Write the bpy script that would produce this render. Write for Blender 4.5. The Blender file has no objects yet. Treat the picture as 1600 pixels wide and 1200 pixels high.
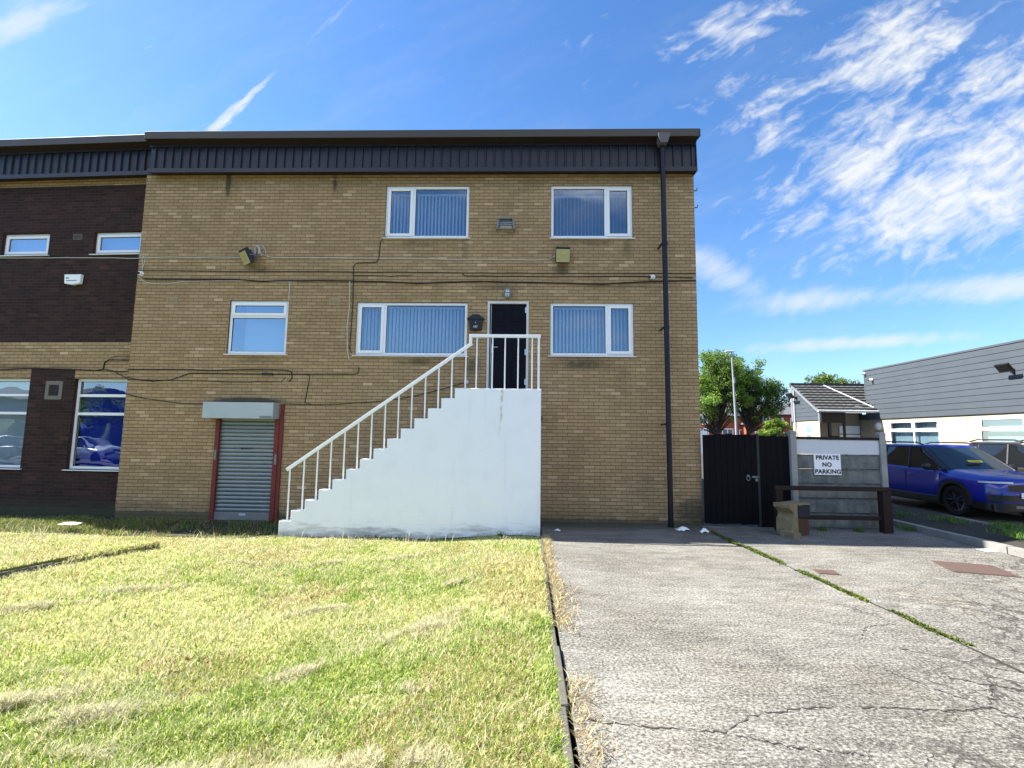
import bpy, bmesh, math, random
import numpy as np
from mathutils import Vector, Matrix
random.seed(7); RNG = np.random.default_rng(11)
SC = bpy.context.scene
COL = SC.collection
R = math.radians

# ------------------------------------------------------------------ nodes
class X:
    """a socket with arithmetic"""
    def __init__(s, nt, k): s.nt, s.k = nt, k
    def _m(s, op, *a, clamp=False):
        n = s.nt.nodes.new('ShaderNodeMath'); n.operation = op; n.use_clamp = clamp
        for i, v in enumerate((s,) + a):
            if isinstance(v, X): s.nt.links.new(v.k, n.inputs[i])
            else: n.inputs[i].default_value = v
        return X(s.nt, n.outputs[0])
    def __add__(s, o): return s._m('ADD', o)
    __radd__ = __add__
    def __sub__(s, o): return s._m('SUBTRACT', o)
    def __rsub__(s, o): return (s * -1.0) + o
    def __mul__(s, o): return s._m('MULTIPLY', o)
    __rmul__ = __mul__
    def __truediv__(s, o): return s._m('DIVIDE', o)
    def floor(s): return s._m('FLOOR')
    def fract(s): return s._m('FRACT')
    def abs(s): return s._m('ABSOLUTE')
    def mod(s, o): return s._m('FLOORED_MODULO', o)
    def pow(s, o): return s._m('POWER', o)
    def max(s, o): return s._m('MAXIMUM', o)
    def min(s, o): return s._m('MINIMUM', o)
    def gt(s, o): return s._m('GREATER_THAN', o)
    def lt(s, o): return s._m('LESS_THAN', o)
    def exp(s): return s._m('EXPONENT')
    def clamp(s): return s._m('ADD', 0.0, clamp=True)
    def smooth(s, a, b):
        n = s.nt.nodes.new('ShaderNodeMapRange'); n.interpolation_type = 'SMOOTHSTEP'
        s.nt.links.new(s.k, n.inputs[0]); n.inputs[1].default_value = a; n.inputs[2].default_value = b
        n.inputs[3].default_value = 0; n.inputs[4].default_value = 1
        return X(s.nt, n.outputs[0])
    def lin(s, a, b, c, d):
        n = s.nt.nodes.new('ShaderNodeMapRange'); n.clamp = True
        s.nt.links.new(s.k, n.inputs[0])
        for i, v in enumerate((a, b, c, d)): n.inputs[i+1].default_value = v
        return X(s.nt, n.outputs[0])

def put(nt, v, sock):
    if isinstance(v, X): nt.links.new(v.k, sock)
    elif isinstance(v, (tuple, list)) and len(v) == 3 and len(sock.default_value) == 4: sock.default_value = (*v, 1)
    else: sock.default_value = v
def comb(nt, x, y, z=0.0):
    n = nt.nodes.new('ShaderNodeCombineXYZ')
    for i, v in enumerate((x, y, z)): put(nt, v, n.inputs[i])
    return X(nt, n.outputs[0])
def sep(nt, v):
    n = nt.nodes.new('ShaderNodeSeparateXYZ'); put(nt, v, n.inputs[0])
    return [X(nt, o) for o in n.outputs]
def noise(nt, vec, scale=1.0, detail=3.0, rough=0.55, dist=0.0, col=False):
    n = nt.nodes.new('ShaderNodeTexNoise'); put(nt, vec, n.inputs['Vector'])
    n.inputs['Scale'].default_value = scale; n.inputs['Detail'].default_value = detail
    n.inputs['Roughness'].default_value = rough; n.inputs['Distortion'].default_value = dist
    return X(nt, n.outputs['Color' if col else 'Fac'])
def wnoise(nt, vec):
    n = nt.nodes.new('ShaderNodeTexWhiteNoise'); n.noise_dimensions = '3D'; put(nt, vec, n.inputs['Vector'])
    return X(nt, n.outputs['Value'])
def mixc(nt, f, a, b, mode='MIX'):
    n = nt.nodes.new('ShaderNodeMix'); n.data_type = 'RGBA'; n.blend_type = mode
    put(nt, f, n.inputs[0]); put(nt, a, n.inputs[6]); put(nt, b, n.inputs[7])
    return X(nt, n.outputs[2])
def ramp(nt, f, stops):
    n = nt.nodes.new('ShaderNodeValToRGB'); put(nt, f, n.inputs[0])
    el = n.color_ramp.elements
    while len(el) < len(stops): el.new(0.5)
    for e, (p, c) in zip(el, stops): e.position = p; e.color = (*c, 1)
    return X(nt, n.outputs[0])
def vmul(nt, v, s):
    n = nt.nodes.new('ShaderNodeVectorMath'); n.operation = 'MULTIPLY'; put(nt, v, n.inputs[0]); n.inputs[1].default_value = s
    return X(nt, n.outputs[0])
def vadd(nt, a, b):
    n = nt.nodes.new('ShaderNodeVectorMath'); n.operation = 'ADD'; put(nt, a, n.inputs[0]); put(nt, b, n.inputs[1])
    return X(nt, n.outputs[0])

class Mat:
    def __init__(s, name):
        s.m = bpy.data.materials.new(name); s.m.use_nodes = True
        s.nt = s.m.node_tree; s.b = s.nt.nodes['Principled BSDF']; s.out = s.nt.nodes['Material Output']
        s.b.inputs['Specular IOR Level'].default_value = 0.3
    def coord(s, which='Object'):
        n = s.nt.nodes.new('ShaderNodeTexCoord'); return X(s.nt, n.outputs[which])
    def set(s, **k):
        for a, v in k.items():
            nm = {'color': 'Base Color', 'rough': 'Roughness', 'metal': 'Metallic', 'spec': 'Specular IOR Level', 'coat': 'Coat Weight'}[a]
            put(s.nt, v, s.b.inputs[nm])
        return s
    def bump(s, h, strength=0.4, dist=0.01):
        n = s.nt.nodes.new('ShaderNodeBump'); n.inputs['Strength'].default_value = strength; n.inputs['Distance'].default_value = dist
        put(s.nt, h, n.inputs['Height']); s.nt.links.new(n.outputs[0], s.b.inputs['Normal']); return s
MATS = {}
def plain(name, color, rough=0.5, metal=0.0, spec=0.3, var=0.12, scale=6.0, bump=0.0, coat=0.0):
    """painted / plastic / metal surface with slight uneven tone"""
    if name in MATS: return MATS[name]
    M = Mat(name); nt = M.nt; c = M.coord()
    n = noise(nt, c, scale, 4, 0.6); n2 = noise(nt, c, scale*7, 3)
    f = (n - 0.5)*var*2 + (n2 - 0.5)*var + 1.0
    col = mixc(nt, 1.0, color, comb(nt, f, f, f), 'MULTIPLY')
    M.set(color=col, rough=n.lin(0.3, 0.7, max(rough-0.06, 0), min(rough+0.08, 1)), metal=metal, spec=spec, coat=coat)
    if bump: M.bump(n2, bump, 0.004)
    MATS[name] = M.m; return M.m

def facade_uv(M):
    """horizontal and vertical position on a wall in metres, whichever way the wall faces"""
    nt = M.nt; p = sep(nt, M.coord()); nn = sep(nt, M.coord('Normal'))
    side = nn[0].abs().gt(0.5)
    u = p[0]*(1.0 - side) + p[1]*side
    return u, p[2], p
def brick(name, pal, mortar, blobs=(), L=0.225, H=0.0752, vj=0.75, stain=0.5, base_dark=0.5):
    M = Mat(name); nt = M.nt; u, z, p = facade_uv(M)
    row = (z/H).floor()
    rr = wnoise(nt, comb(nt, row, 3.7, 0.0))
    uu = u/L + row.mod(2.0)*0.5 + (rr - 0.5)*0.12
    idx = uu.floor(); fu = uu.fract(); fz = (z/H).fract()
    r1 = wnoise(nt, comb(nt, idx, row, 1.0)); r2 = wnoise(nt, comb(nt, idx, row, 7.0))
    wob = noise(nt, comb(nt, u, z, 0.0), 22, 2)
    jh = (fz - 0.5).abs()._m('MULTIPLY_ADD', 2.0, (wob-0.5)*0.06).smooth(0.80, 0.93)
    jv = (fu - 0.5).abs()._m('MULTIPLY_ADD', 2.0, (wob-0.5)*0.02).smooth(0.935, 0.975)
    joint = jh.max(jv*vj)
    f = noise(nt, comb(nt, u, z, 0.0), 0.9, 5, 0.6)
    fine = noise(nt, comb(nt, u*30.0, z*60.0, 0.0), 1.0, 4, 0.7)
    tone = (r1*0.38 + f*0.34 + r2.pow(6.0)*0.30 + (fine-0.5)*0.30 + 0.08)
    col = ramp(nt, tone, pal)
    col = mixc(nt, joint, col, mortar)
    # weathering with shapes of its own
    st = noise(nt, comb(nt, u*0.9, z*0.35, 5.0), 1.3, 6, 0.62).smooth(0.46, 0.74)*stain
    streak = noise(nt, comb(nt, u*5.0, z*0.22, 2.0), 1.0, 4, 0.6).smooth(0.52, 0.78)*stain*0.45
    col = mixc(nt, st.max(streak), col, mixc(nt, 1.0, col, (0.50, 0.48, 0.46), 'MULTIPLY'))
    nz = noise(nt, comb(nt, u, z, 0.0), 4.5, 5, 0.7)
    tot = None
    for (bx, bz, rx, rz, s) in blobs:
        a = ((u - bx)/rx); b = ((z - bz)/rz)
        g = ((a*a + b*b)*-1.0).exp()*s
        tot = g if tot is None else tot.max(g)
    if tot is not None:
        g = (tot*(nz*1.5 + 0.25)).smooth(0.12, 0.85)
        col = mixc(nt, g, col, mixc(nt, 0.82, col, (0.045, 0.043, 0.030)))
    if base_dark:
        b = (((z*-1.0) + 0.42 + (nz - 0.5)*0.55).smooth(0.0, 0.5)*base_dark).max(((z*-1.0) + 0.13 + (nz - 0.5)*0.2).smooth(0.0, 0.08)*min(1.0, base_dark*2.0))
        col = mixc(nt, b, col, mixc(nt, 0.8, col, (0.055, 0.062, 0.035)))
    M.set(color=col, rough=0.86, spec=0.2)
    M.bump((1.0 - joint)*1.0 + fine*0.22 + r1*0.1, 0.7, 0.007)
    return M.m

# ------------------------------------------------------------------ mesh building
class MB:
    def __init__(s): s.v = []; s.f = []; s.mi = []; s.sm = []; s.cur = 0
    def quad(s, *pts, smooth=False):
        b = len(s.v); s.v += [tuple(p) for p in pts]; s.f.append(tuple(range(b, b+len(pts)))); s.mi.append(s.cur); s.sm.append(smooth); return s
    def box(s, x0, x1, y0, y1, z0, z1, skew=None):
        P = [(x0,y0,z0),(x1,y0,z0),(x1,y1,z0),(x0,y1,z0),(x0,y0,z1),(x1,y0,z1),(x1,y1,z1),(x0,y1,z1)]
        b = len(s.v); s.v += P
        for q in ((0,3,2,1),(4,5,6,7),(0,1,5,4),(1,2,6,5),(2,3,7,6),(3,0,4,7)):
            s.f.append(tuple(b+i for i in q)); s.mi.append(s.cur); s.sm.append(False)
        return s
    def obox(s, c, ax, ay, az, hx, hy, hz):
        c, ax, ay, az = Vector(c), Vector(ax), Vector(ay), Vector(az)
        P = [c+ax*hx*i+ay*hy*j+az*hz*k for k in (-1,1) for (i,j) in ((-1,-1),(1,-1),(1,1),(-1,1))]
        b = len(s.v); s.v += [tuple(p) for p in P]
        for q in ((0,3,2,1),(4,5,6,7),(0,1,5,4),(1,2,6,5),(2,3,7,6),(3,0,4,7)):
            s.f.append(tuple(b+i for i in q)); s.mi.append(s.cur); s.sm.append(False)
        return s
    def prism(s, poly, y0, y1, plane='xz', smooth=False):
        """closed polygon in a plane pushed along the third axis"""
        def P(a, c, d): return {'xz': (a, d, c), 'yz': (d, a, c), 'xy': (a, c, d)}[plane]
        n = len(poly); b = len(s.v)
        s.v += [P(a, c, y0) for a, c in poly] + [P(a, c, y1) for a, c in poly]
        s.f.append(tuple(range(b, b+n))); s.f.append(tuple(range(b+2*n-1, b+n-1, -1))); s.mi += [s.cur]*2; s.sm += [False]*2
        for i in range(n):
            j = (i+1) % n; s.f.append((b+i, b+n+i, b+n+j, b+j)); s.mi.append(s.cur); s.sm.append(smooth)
        return s
    def tube(s, pts, r, n=8, caps=True):
        pts = [Vector(p) for p in pts]; rs = r if isinstance(r, (list, tuple)) else [r]*len(pts)
        rings = []
        for i, p in enumerate(pts):
            t = (pts[min(i+1, len(pts)-1)] - pts[max(i-1, 0)])
            if t.length < 1e-9: t = Vector((0,0,1))
            t.normalize(); a = t.cross(Vector((0,0,1)) if abs(t.z) < .95 else Vector((0,1,0))).normalized(); c = t.cross(a)
            b = len(s.v); s.v += [tuple(p + (a*math.cos(k*2*math.pi/n) + c*math.sin(k*2*math.pi/n))*rs[i]) for k in range(n)]
            rings.append(b)
        for b0, b1 in zip(rings, rings[1:]):
            for k in range(n):
                j = (k+1) % n; s.f.append((b0+k, b0+j, b1+j, b1+k)); s.mi.append(s.cur); s.sm.append(True)
        if caps:
            s.f.append(tuple(rings[0]+k for k in range(n-1, -1, -1))); s.f.append(tuple(rings[-1]+k for k in range(n))); s.mi += [s.cur]*2; s.sm += [False]*2
        return s
    def disc_x(s, x0, x1, yc, zc, prof, n=28):
        """lathe round an axis parallel to X; prof: (x, radius)"""
        rings = []
        for (x, r) in prof:
            b = len(s.v); s.v += [(x, yc+math.cos(k*2*math.pi/n)*r, zc+math.sin(k*2*math.pi/n)*r) for k in range(n)]; rings.append(b)
        for b0, b1 in zip(rings, rings[1:]):
            for k in range(n):
                j = (k+1) % n; s.f.append((b0+k, b0+j, b1+j, b1+k)); s.mi.append(s.cur); s.sm.append(True)
        for b in (rings[0], rings[-1]):
            s.f.append(tuple(b+k for k in range(n))); s.mi.append(s.cur); s.sm.append(False)
        return s
    def grid(s, rows, smooth=True, close=False):
        b = len(s.v); n = len(rows[0])
        for r in rows: s.v += [tuple(p) for p in r]
        for i in range(len(rows)-1):
            for k in range(n if close else n-1):
                j = (k+1) % n
                s.f.append((b+i*n+k, b+i*n+j, b+(i+1)*n+j, b+(i+1)*n+k)); s.mi.append(s.cur); s.sm.append(smooth)
        return s
    def build(s, name, mat, parent=None, bevel=0.0, fix=True, origin=None, subsurf=0):
        me = bpy.data.meshes.new(name)
        o0 = Vector(origin) if origin is not None else Vector((0,0,0))
        me.from_pydata([tuple(Vector(p)-o0) for p in s.v], [], s.f)
        mats = mat if isinstance(mat, (list, tuple)) else [mat]
        for m in mats: me.materials.append(m)
        for p, i, sm in zip(me.polygons, s.mi, s.sm): p.material_index = i; p.use_smooth = sm
        if fix:
            bm = bmesh.new(); bm.from_mesh(me)
            bmesh.ops.remove_doubles(bm, verts=bm.verts, dist=1e-5)
            bmesh.ops.recalc_face_normals(bm, faces=bm.faces); bm.to_mesh(me); bm.free()
        if any(s.sm): me.set_sharp_from_angle(angle=R(42))
        o = bpy.data.objects.new(name, me); COL.objects.link(o)
        if parent is not None: o.parent = parent
        if origin is not None and parent is None: o.location = o0
        if bevel:
            md = o.modifiers.new('bevel', 'BEVEL'); md.width = bevel; md.segments = 2; md.limit_method = 'ANGLE'; md.angle_limit = R(40)
        if subsurf:
            md = o.modifiers.new('sub', 'SUBSURF'); md.levels = subsurf; md.render_levels = subsurf
        return o
def tag(o, label, cat, group=None):
    o['label'] = label; o['category'] = cat
    if group: o['group'] = group
    return o
def struct(o, kind='structure'): o['kind'] = kind; return o
def thing(name, label, cat, loc=(0,0,0), rz=0.0, group=None):
    o = bpy.data.objects.new(name, None); o.empty_display_size = 0.2; COL.objects.link(o)
    o.location = loc; o.rotation_euler = (0, 0, rz); return tag(o, label, cat, group)
def copy_tree(o, parent=None):
    c = o.copy(); COL.objects.link(c)
    if parent is not None: c.parent = parent
    for ch in [k for k in bpy.data.objects if k.parent == o]: copy_tree(ch, c)
    return c
def sphere(mb, c, rx, ry, rz, n=12, m=8):
    rows = []
    for i in range(m+1):
        th = math.pi*i/m
        rows.append([(c[0]+rx*math.sin(th)*math.cos(2*math.pi*k/n), c[1]+ry*math.sin(th)*math.sin(2*math.pi*k/n), c[2]+rz*math.cos(th)) for k in range(n)])
    mb.grid(rows, True, True); return mb

# ------------------------------------------------------------------ camera, light, sky
CAMZ, CAMD = 1.81, 10.6
pt, yw, rl = 0.105162, 0.0299590, 0.0131245
fw = Vector((-math.sin(yw)*math.cos(pt), math.cos(yw)*math.cos(pt), math.sin(pt)))
rt = Vector((math.cos(yw), math.sin(yw), 0)); up = rt.cross(fw)
r2 = rt*math.cos(rl) + up*math.sin(rl); u2 = up*math.cos(rl) - rt*math.sin(rl)
cd = bpy.data.cameras.new('camera'); cam = bpy.data.objects.new('camera', cd); COL.objects.link(cam)
cd.sensor_width = 36; cd.lens = 765/1600*36; cd.clip_end = 3000; cd.clip_start = 0.05
cam.matrix_world = Matrix(((r2.x, u2.x, -fw.x, 0), (r2.y, u2.y, -fw.y, -CAMD), (r2.z, u2.z, -fw.z, CAMZ), (0,0,0,1)))
SC.camera = cam

SUN = Vector((-8.2, 1.36, 8.55)).normalized()
sd = bpy.data.lights.new('sun', 'SUN'); so = bpy.data.objects.new('sun', sd); COL.objects.link(so)
sd.energy = 5.0; sd.angle = R(0.53); sd.color = (1.0, 0.955, 0.87)
so.rotation_euler = SUN.to_track_quat('Z', 'Y').to_euler(); so.location = SUN*60

def make_world():
    w = bpy.data.worlds.new('World'); SC.world = w; w.use_nodes = True; nt = w.node_tree
    bg = nt.nodes['Background']; bg.inputs[1].default_value = 0.088
    sky = nt.nodes.new('ShaderNodeTexSky'); sky.sky_type = 'NISHITA'; sky.sun_disc = False
    sky.sun_elevation = math.asin(SUN.z); sky.sun_rotation = math.atan2(SUN.x, SUN.y)
    sky.air_density = 1.0; sky.dust_density = 0.3; sky.ozone_density = 2.5; sky.altitude = 50
    hs = nt.nodes.new('ShaderNodeHueSaturation'); hs.inputs['Saturation'].default_value = SKY_SAT; hs.inputs['Value'].default_value = SKY_VAL
    hs.inputs['Hue'].default_value = 0.5
    nt.links.new(sky.outputs[0], hs.inputs['Color'])
    tc = nt.nodes.new('ShaderNodeTexCoord'); d = sep(nt, X(nt, tc.outputs['Generated']))
    dy = d[1].max(0.03); a = d[0]/dy; b = d[2]/dy                     # clouds are laid out by direction (heading, height)
    front = d[1].smooth(0.03, 0.2)
    def blob(ca, cb, ra, rb, ang, s):
        c_, s_ = math.cos(R(ang)), math.sin(R(ang))
        x = ((a - ca)*c_ + (b - cb)*s_)/ra; y = ((b - cb)*c_ - (a - ca)*s_)/rb
        return ((x*x + y*y)*-1.0).exp()*s
    def rot(ang, sx, sy):
        c_, s_ = math.cos(R(ang)), math.sin(R(ang))
        return comb(nt, (a*c_ + b*s_)*sx, (b*c_ - a*s_)*sy, 0.0)
    wv = noise(nt, comb(nt, a, b, 0.0), 6.0, 3, 0.6, col=True)
    puff = noise(nt, vadd(nt, rot(30, 9.0, 20.0), vmul(nt, wv, (1.1, 1.1, 0))), 1.0, 4, 0.55)
    fine = noise(nt, vadd(nt, rot(32, 17.0, 44.0), vmul(nt, wv, (2.4, 2.4, 0))), 1.0, 5, 0.58)
    veil = noise(nt, vadd(nt, rot(24, 2.2, 9.0), vmul(nt, wv, (0.9, 0.9, 0))), 1.0, 5, 0.62)
    wide = noise(nt, comb(nt, a, b, 3.0), 3.0, 2)
    m1 = blob(0.90, 0.505, 0.34, 0.12, 18, 1.0).max(blob(0.78, 0.455, 0.14, 0.055, 14, 1.0)).max(blob(1.0, 0.62, 0.22, 0.12, 30, 0.9))
    m2 = blob(0.74, 0.60, 0.30, 0.13, 32, 0.72).max(blob(0.80, 0.85, 0.20, 0.12, 30, 0.78)).max(blob(1.05, 0.80, 0.22, 0.16, 30, 0.62))
    m2 = m2.max(blob(0.46, 0.90, 0.15, 0.07, 25, 0.66)).max(blob(0.54, 0.70, 0.16, 0.13, 40, 0.52)).max(blob(0.56, 0.50, 0.15, 0.09, 28, 0.55))
    m3 = blob(1.0, 0.318, 0.34, 0.034, 5, 0.95).max(blob(0.58, 0.285, 0.17, 0.032, 6, 0.9)).max(blob(0.40, 0.345, 0.12, 0.045, -28, 0.8)).max(blob(0.68, 0.198, 0.24, 0.017, 4, 0.95))
    m4 = blob(-1.16, 0.95, 0.20, 0.10, 25, 0.8)
    c1 = (puff*0.60 + fine*0.90 + m1*0.62).smooth(0.90, 1.52)*1.0
    c2 = (puff*0.95 + fine*0.70 + m2*0.66 + (wide-0.5)*0.20).smooth(0.98, 1.50)*0.95
    c3 = (fine*0.35 + veil*0.5 + m3*0.50).smooth(0.52, 0.98)*0.70
    c4 = (puff*0.4 + veil*0.6 + m4*0.55).smooth(0.72, 1.10)*0.6
    haze = (veil - 0.38).smooth(0.0, 0.5)*0.10
    # vapour trail: a broken line from the roof edge up and to the right
    ax, ay = -0.700, 0.664; bx, by = -0.404, 0.976
    L = math.hypot(bx-ax, by-ay); ux, uy = (bx-ax)/L, (by-ay)/L
    along = (a - ax)*ux + (b - ay)*uy; off = (b - ay)*ux - (a - ax)*uy
    tn = noise(nt, comb(nt, along*22.0, off*60.0, 1.0), 1.0, 4, 0.65)
    wid = along.lin(0.0, 0.22, 0.019, 0.007)
    trail = (1.0 - (off + (tn-0.5)*0.028).abs()/wid).clamp().smooth(0.0, 0.75)
    tr = trail*(along.smooth(-0.02, 0.0)*(1.0 - along.smooth(0.10, 0.215))*1.0 + (along.smooth(0.24, 0.36)*0.20))*(tn*1.4+0.1)
    cl = c1.max(c2).max(c3).max(c4).max(haze).max(tr.clamp()*0.9)*front
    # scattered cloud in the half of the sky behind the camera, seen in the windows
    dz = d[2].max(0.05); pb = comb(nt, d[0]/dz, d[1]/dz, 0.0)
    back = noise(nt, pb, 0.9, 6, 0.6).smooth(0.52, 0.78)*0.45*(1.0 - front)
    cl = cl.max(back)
    # bright broken cloud added unseen behind the camera as fill light for the facade
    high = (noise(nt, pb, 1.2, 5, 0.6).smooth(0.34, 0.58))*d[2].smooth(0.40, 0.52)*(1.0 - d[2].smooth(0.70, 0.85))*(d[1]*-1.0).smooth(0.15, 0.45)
    skyc = mixc(nt, 1.0, X(nt, hs.outputs[0]), mixc(nt, d[2].smooth(0.0, 0.45), (0.60, 0.68, 0.80), SKY_TINT), 'MULTIPLY')
    col = mixc(nt, cl, skyc, tuple(CLOUD*k for k in (0.95, 0.985, 1.0)))
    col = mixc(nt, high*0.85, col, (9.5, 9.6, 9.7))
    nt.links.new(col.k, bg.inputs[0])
SKY_TINT = (0.76, 0.79, 0.86)
SKY_SAT, SKY_VAL, CLOUD = 1.20, 1.0, 3.3
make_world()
SC.view_settings.view_transform = 'Standard'; SC.view_settings.look = 'None'
SC.view_settings.exposure = 1.78; SC.view_settings.gamma = 1; SC.view_settings.use_curve_mapping = False
# ------------------------------------------------------------------ materials
TAN = ((0.0, (0.270, 0.180, 0.092)), (0.35, (0.335, 0.226, 0.118)), (0.60, (0.385, 0.264, 0.141)), (0.80, (0.46, 0.325, 0.185)), (1.0, (0.60, 0.455, 0.285)))
TANBLOBS = [(-6.95, 7.52, .08, .36, 1.0), (-6.8, 7.45, .22, .2, .45), (-4.45, 7.55, .06, .26, .8), (-6.15, 2.50, .75, .07, 1.5), (-1.42, 6.02, .12, .35, .5), (2.22, 6.0, .16, .35, .5),
            (2.1, 3.1, .3, .6, .34), (1.2, 3.38, .8, .14, .7), (-2.4, 6.1, .8, .12, .5), (1.4, 6.12, .7, .10, .5), (-1.2, 3.3, .25, .3, .6), (-2.4, 3.4, .8, .1, .6), (0.75, 5.5, .3, .15, .6), (-6.1, 5.5, .3, .12, .6),
            (-7.6, 0.9, .9, .7, .30), (2.6, 0.9, .9, .45, .34), (1.2, 0.7, .6, .35, .32), (-8.4, 0.2, .9, .3, .35), (-0.6, 5.1, .9, .10, .5), (2.1, 5.12, 1.3, .08, .5), (-6.0, 3.4, .6, .12, .5), (3.5, 0.25, .4, .4, .9)]
M_TAN = brick('tan_brick', TAN, (0.085, 0.066, 0.040), TANBLOBS, stain=0.28)
M_TAN2 = brick('tan_brick_band', TAN, (0.072, 0.058, 0.036), [(-3.0, 3.25, 2.5, .10, .5)], stain=0.35, base_dark=0)
M_DARK = brick('dark_brick', ((0.0, (0.016, 0.009, 0.009)), (0.4, (0.032, 0.017, 0.015)), (0.7, (0.050, 0.025, 0.021)), (1.0, (0.085, 0.036, 0.030))), (0.055, 0.042, 0.036), (), vj=0.8, stain=0.4, base_dark=0.75)
M_PALE = brick('pale_brick', ((0.0, (0.34, 0.29, 0.20)), (0.5, (0.46, 0.40, 0.30)), (1.0, (0.56, 0.50, 0.40))), (0.22, 0.18, 0.13), (), stain=0.15, base_dark=0.2)
M_RED = brick('red_brick', ((0.0, (0.20, 0.045, 0.022)), (0.5, (0.36, 0.085, 0.038)), (1.0, (0.48, 0.14, 0.07))), (0.25, 0.14, 0.10), (), stain=0.2, base_dark=0)
M_PVC = plain('white_window_plastic', (0.80, 0.82, 0.84), 0.32, spec=0.4, var=0.05)
M_WHITE = plain('white_paint', (0.84, 0.85, 0.86), 0.4, var=0.06, spec=0.4)
M_CLAD = plain('dark_profiled_steel', (0.013, 0.012, 0.019), 0.42, spec=0.45, var=0.2, scale=2.0)
M_COPE = plain('brown_coping_steel', (0.050, 0.040, 0.027), 0.45, spec=0.45, var=0.3, scale=2.0)
M_SOFF = plain('dark_brown_soffit', (0.022, 0.012, 0.010), 0.7, var=0.2)
M_ROOFF = plain('grey_roof_felt', (0.08, 0.08, 0.08), 0.9)
M_BLACK = plain('black_plastic', (0.012, 0.012, 0.014), 0.4, spec=0.4)
M_PIPE = plain('black_drain_pipe', (0.006, 0.007, 0.014), 0.35, spec=0.3)
M_HOPPER = plain('grey_pipe_hopper', (0.12, 0.11, 0.12), 0.5)
M_REDP = plain('worn_red_paint', (0.15, 0.028, 0.022), 0.55, var=0.3, scale=5)
M_MAROON = plain('maroon_timber', (0.075, 0.022, 0.026), 0.6, var=0.3)
M_GALV = plain('galvanised_steel', (0.22, 0.25, 0.26), 0.38, metal=0.55, var=0.22, scale=4)
M_BOX = plain('grey_shutter_housing', (0.42, 0.46, 0.47), 0.45, metal=0.25, var=0.12, scale=3)
M_DOOR = plain('black_door_paint', (0.004, 0.004, 0.010), 0.5, spec=0.12, var=0.2)
M_STEEL = plain('bright_steel', (0.6, 0.6, 0.6), 0.28, metal=0.9)
M_GREYM = plain('dull_grey_metal', (0.19, 0.20, 0.20), 0.55, metal=0.2, var=0.3)
M_CABW = plain('white_cable', (0.55, 0.55, 0.52), 0.6)
M_CABB = plain('black_cable', (0.012, 0.011, 0.012), 0.6)
M_YEL = plain('faded_yellow_lens', (0.40, 0.35, 0.15), 0.45, var=0.25, scale=9)
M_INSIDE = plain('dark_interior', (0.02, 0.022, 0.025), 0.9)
M_CONCP = plain('grey_precast_concrete', (0.27, 0.27, 0.26), 0.9, var=0.35, scale=3.0, bump=0.4)
M_TIMBERB = plain('black_stained_timber', (0.0028, 0.0028, 0.004), 0.75, var=0.5, scale=5, bump=0.4, spec=0.15)
M_RAILT = plain('dark_brown_timber', (0.024, 0.014, 0.013), 0.7, var=0.4, scale=5, bump=0.4, spec=0.2)
M_GREYCLAD = plain('slate_grey_board', (0.062, 0.074, 0.088), 0.55, var=0.10, scale=1.5)
M_LGREY = plain('light_grey_trim', (0.45, 0.47, 0.48), 0.5, var=0.08)
M_BROWN = plain('dark_brown_trim', (0.03, 0.020, 0.018), 0.6)
M_RUBBER = plain('tyre_rubber', (0.012, 0.012, 0.012), 0.8)
M_RED_L = plain('red_lens', (0.35, 0.01, 0.01), 0.15, spec=0.6)
M_LAMPC = plain('clear_lens', (0.6, 0.63, 0.66), 0.08, spec=0.8)

def slat_mat(name, c, tr=0.35):
    M = Mat(name); nt = M.nt; n = noise(nt, M.coord(), 30, 2)
    M.set(color=mixc(nt, n*0.3, c, tuple(k*0.8 for k in c)), rough=0.8)
    t = nt.nodes.new('ShaderNodeBsdfTranslucent'); t.inputs[0].default_value = (*c, 1)
    m = nt.nodes.new('ShaderNodeMixShader'); m.inputs[0].default_value = tr
    nt.links.new(M.b.outputs[0], m.inputs[1]); nt.links.new(t.outputs[0], m.inputs[2]); nt.links.new(m.outputs[0], M.out.inputs[0]); return M.m
M_SLAT = slat_mat('white_blind_fabric', (0.80, 0.84, 0.86)); M_SLATB = slat_mat('royal_blue_blind_fabric', (0.016, 0.045, 0.55)); M_SLATC = slat_mat('pale_aqua_blind_fabric', (0.66, 0.80, 0.82))
M_CURT = slat_mat('pale_curtain_fabric', (0.62, 0.68, 0.74))

def glass(name, refl=0.26, tint=(0.72, 0.82, 0.92), wob=0.012):
    M = Mat(name); nt = M.nt; nt.nodes.remove(M.b)
    g = nt.nodes.new('ShaderNodeBsdfGlossy'); g.inputs['Roughness'].default_value = 0.0; g.inputs[0].default_value = (0.80, 0.90, 1.0, 1)
    t = nt.nodes.new('ShaderNodeBsdfTransparent'); t.inputs[0].default_value = (*tint, 1)
    bu = nt.nodes.new('ShaderNodeBump'); bu.inputs['Strength'].default_value = 0.35; bu.inputs['Distance'].default_value = wob
    nt.links.new(noise(nt, M.coord(), 1.1, 2).k, bu.inputs['Height']); nt.links.new(bu.outputs[0], g.inputs['Normal'])
    lw = nt.nodes.new('ShaderNodeLayerWeight'); lw.inputs[0].default_value = 0.25
    f = X(nt, lw.outputs['Facing']).pow(2.0)*(0.9 - refl) + refl
    m = nt.nodes.new('ShaderNodeMixShader'); put(nt, f, m.inputs[0])
    nt.links.new(t.outputs[0], m.inputs[1]); nt.links.new(g.outputs[0], m.inputs[2]); nt.links.new(m.outputs[0], M.out.inputs[0]); return M.m
M_GLASS = glass('window_glass'); M_GLASSD = glass('blue_tinted_glass', 0.24, (0.5, 0.62, 0.78)); M_GLASSF = glass('pale_frosted_glass', 0.42)

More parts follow.
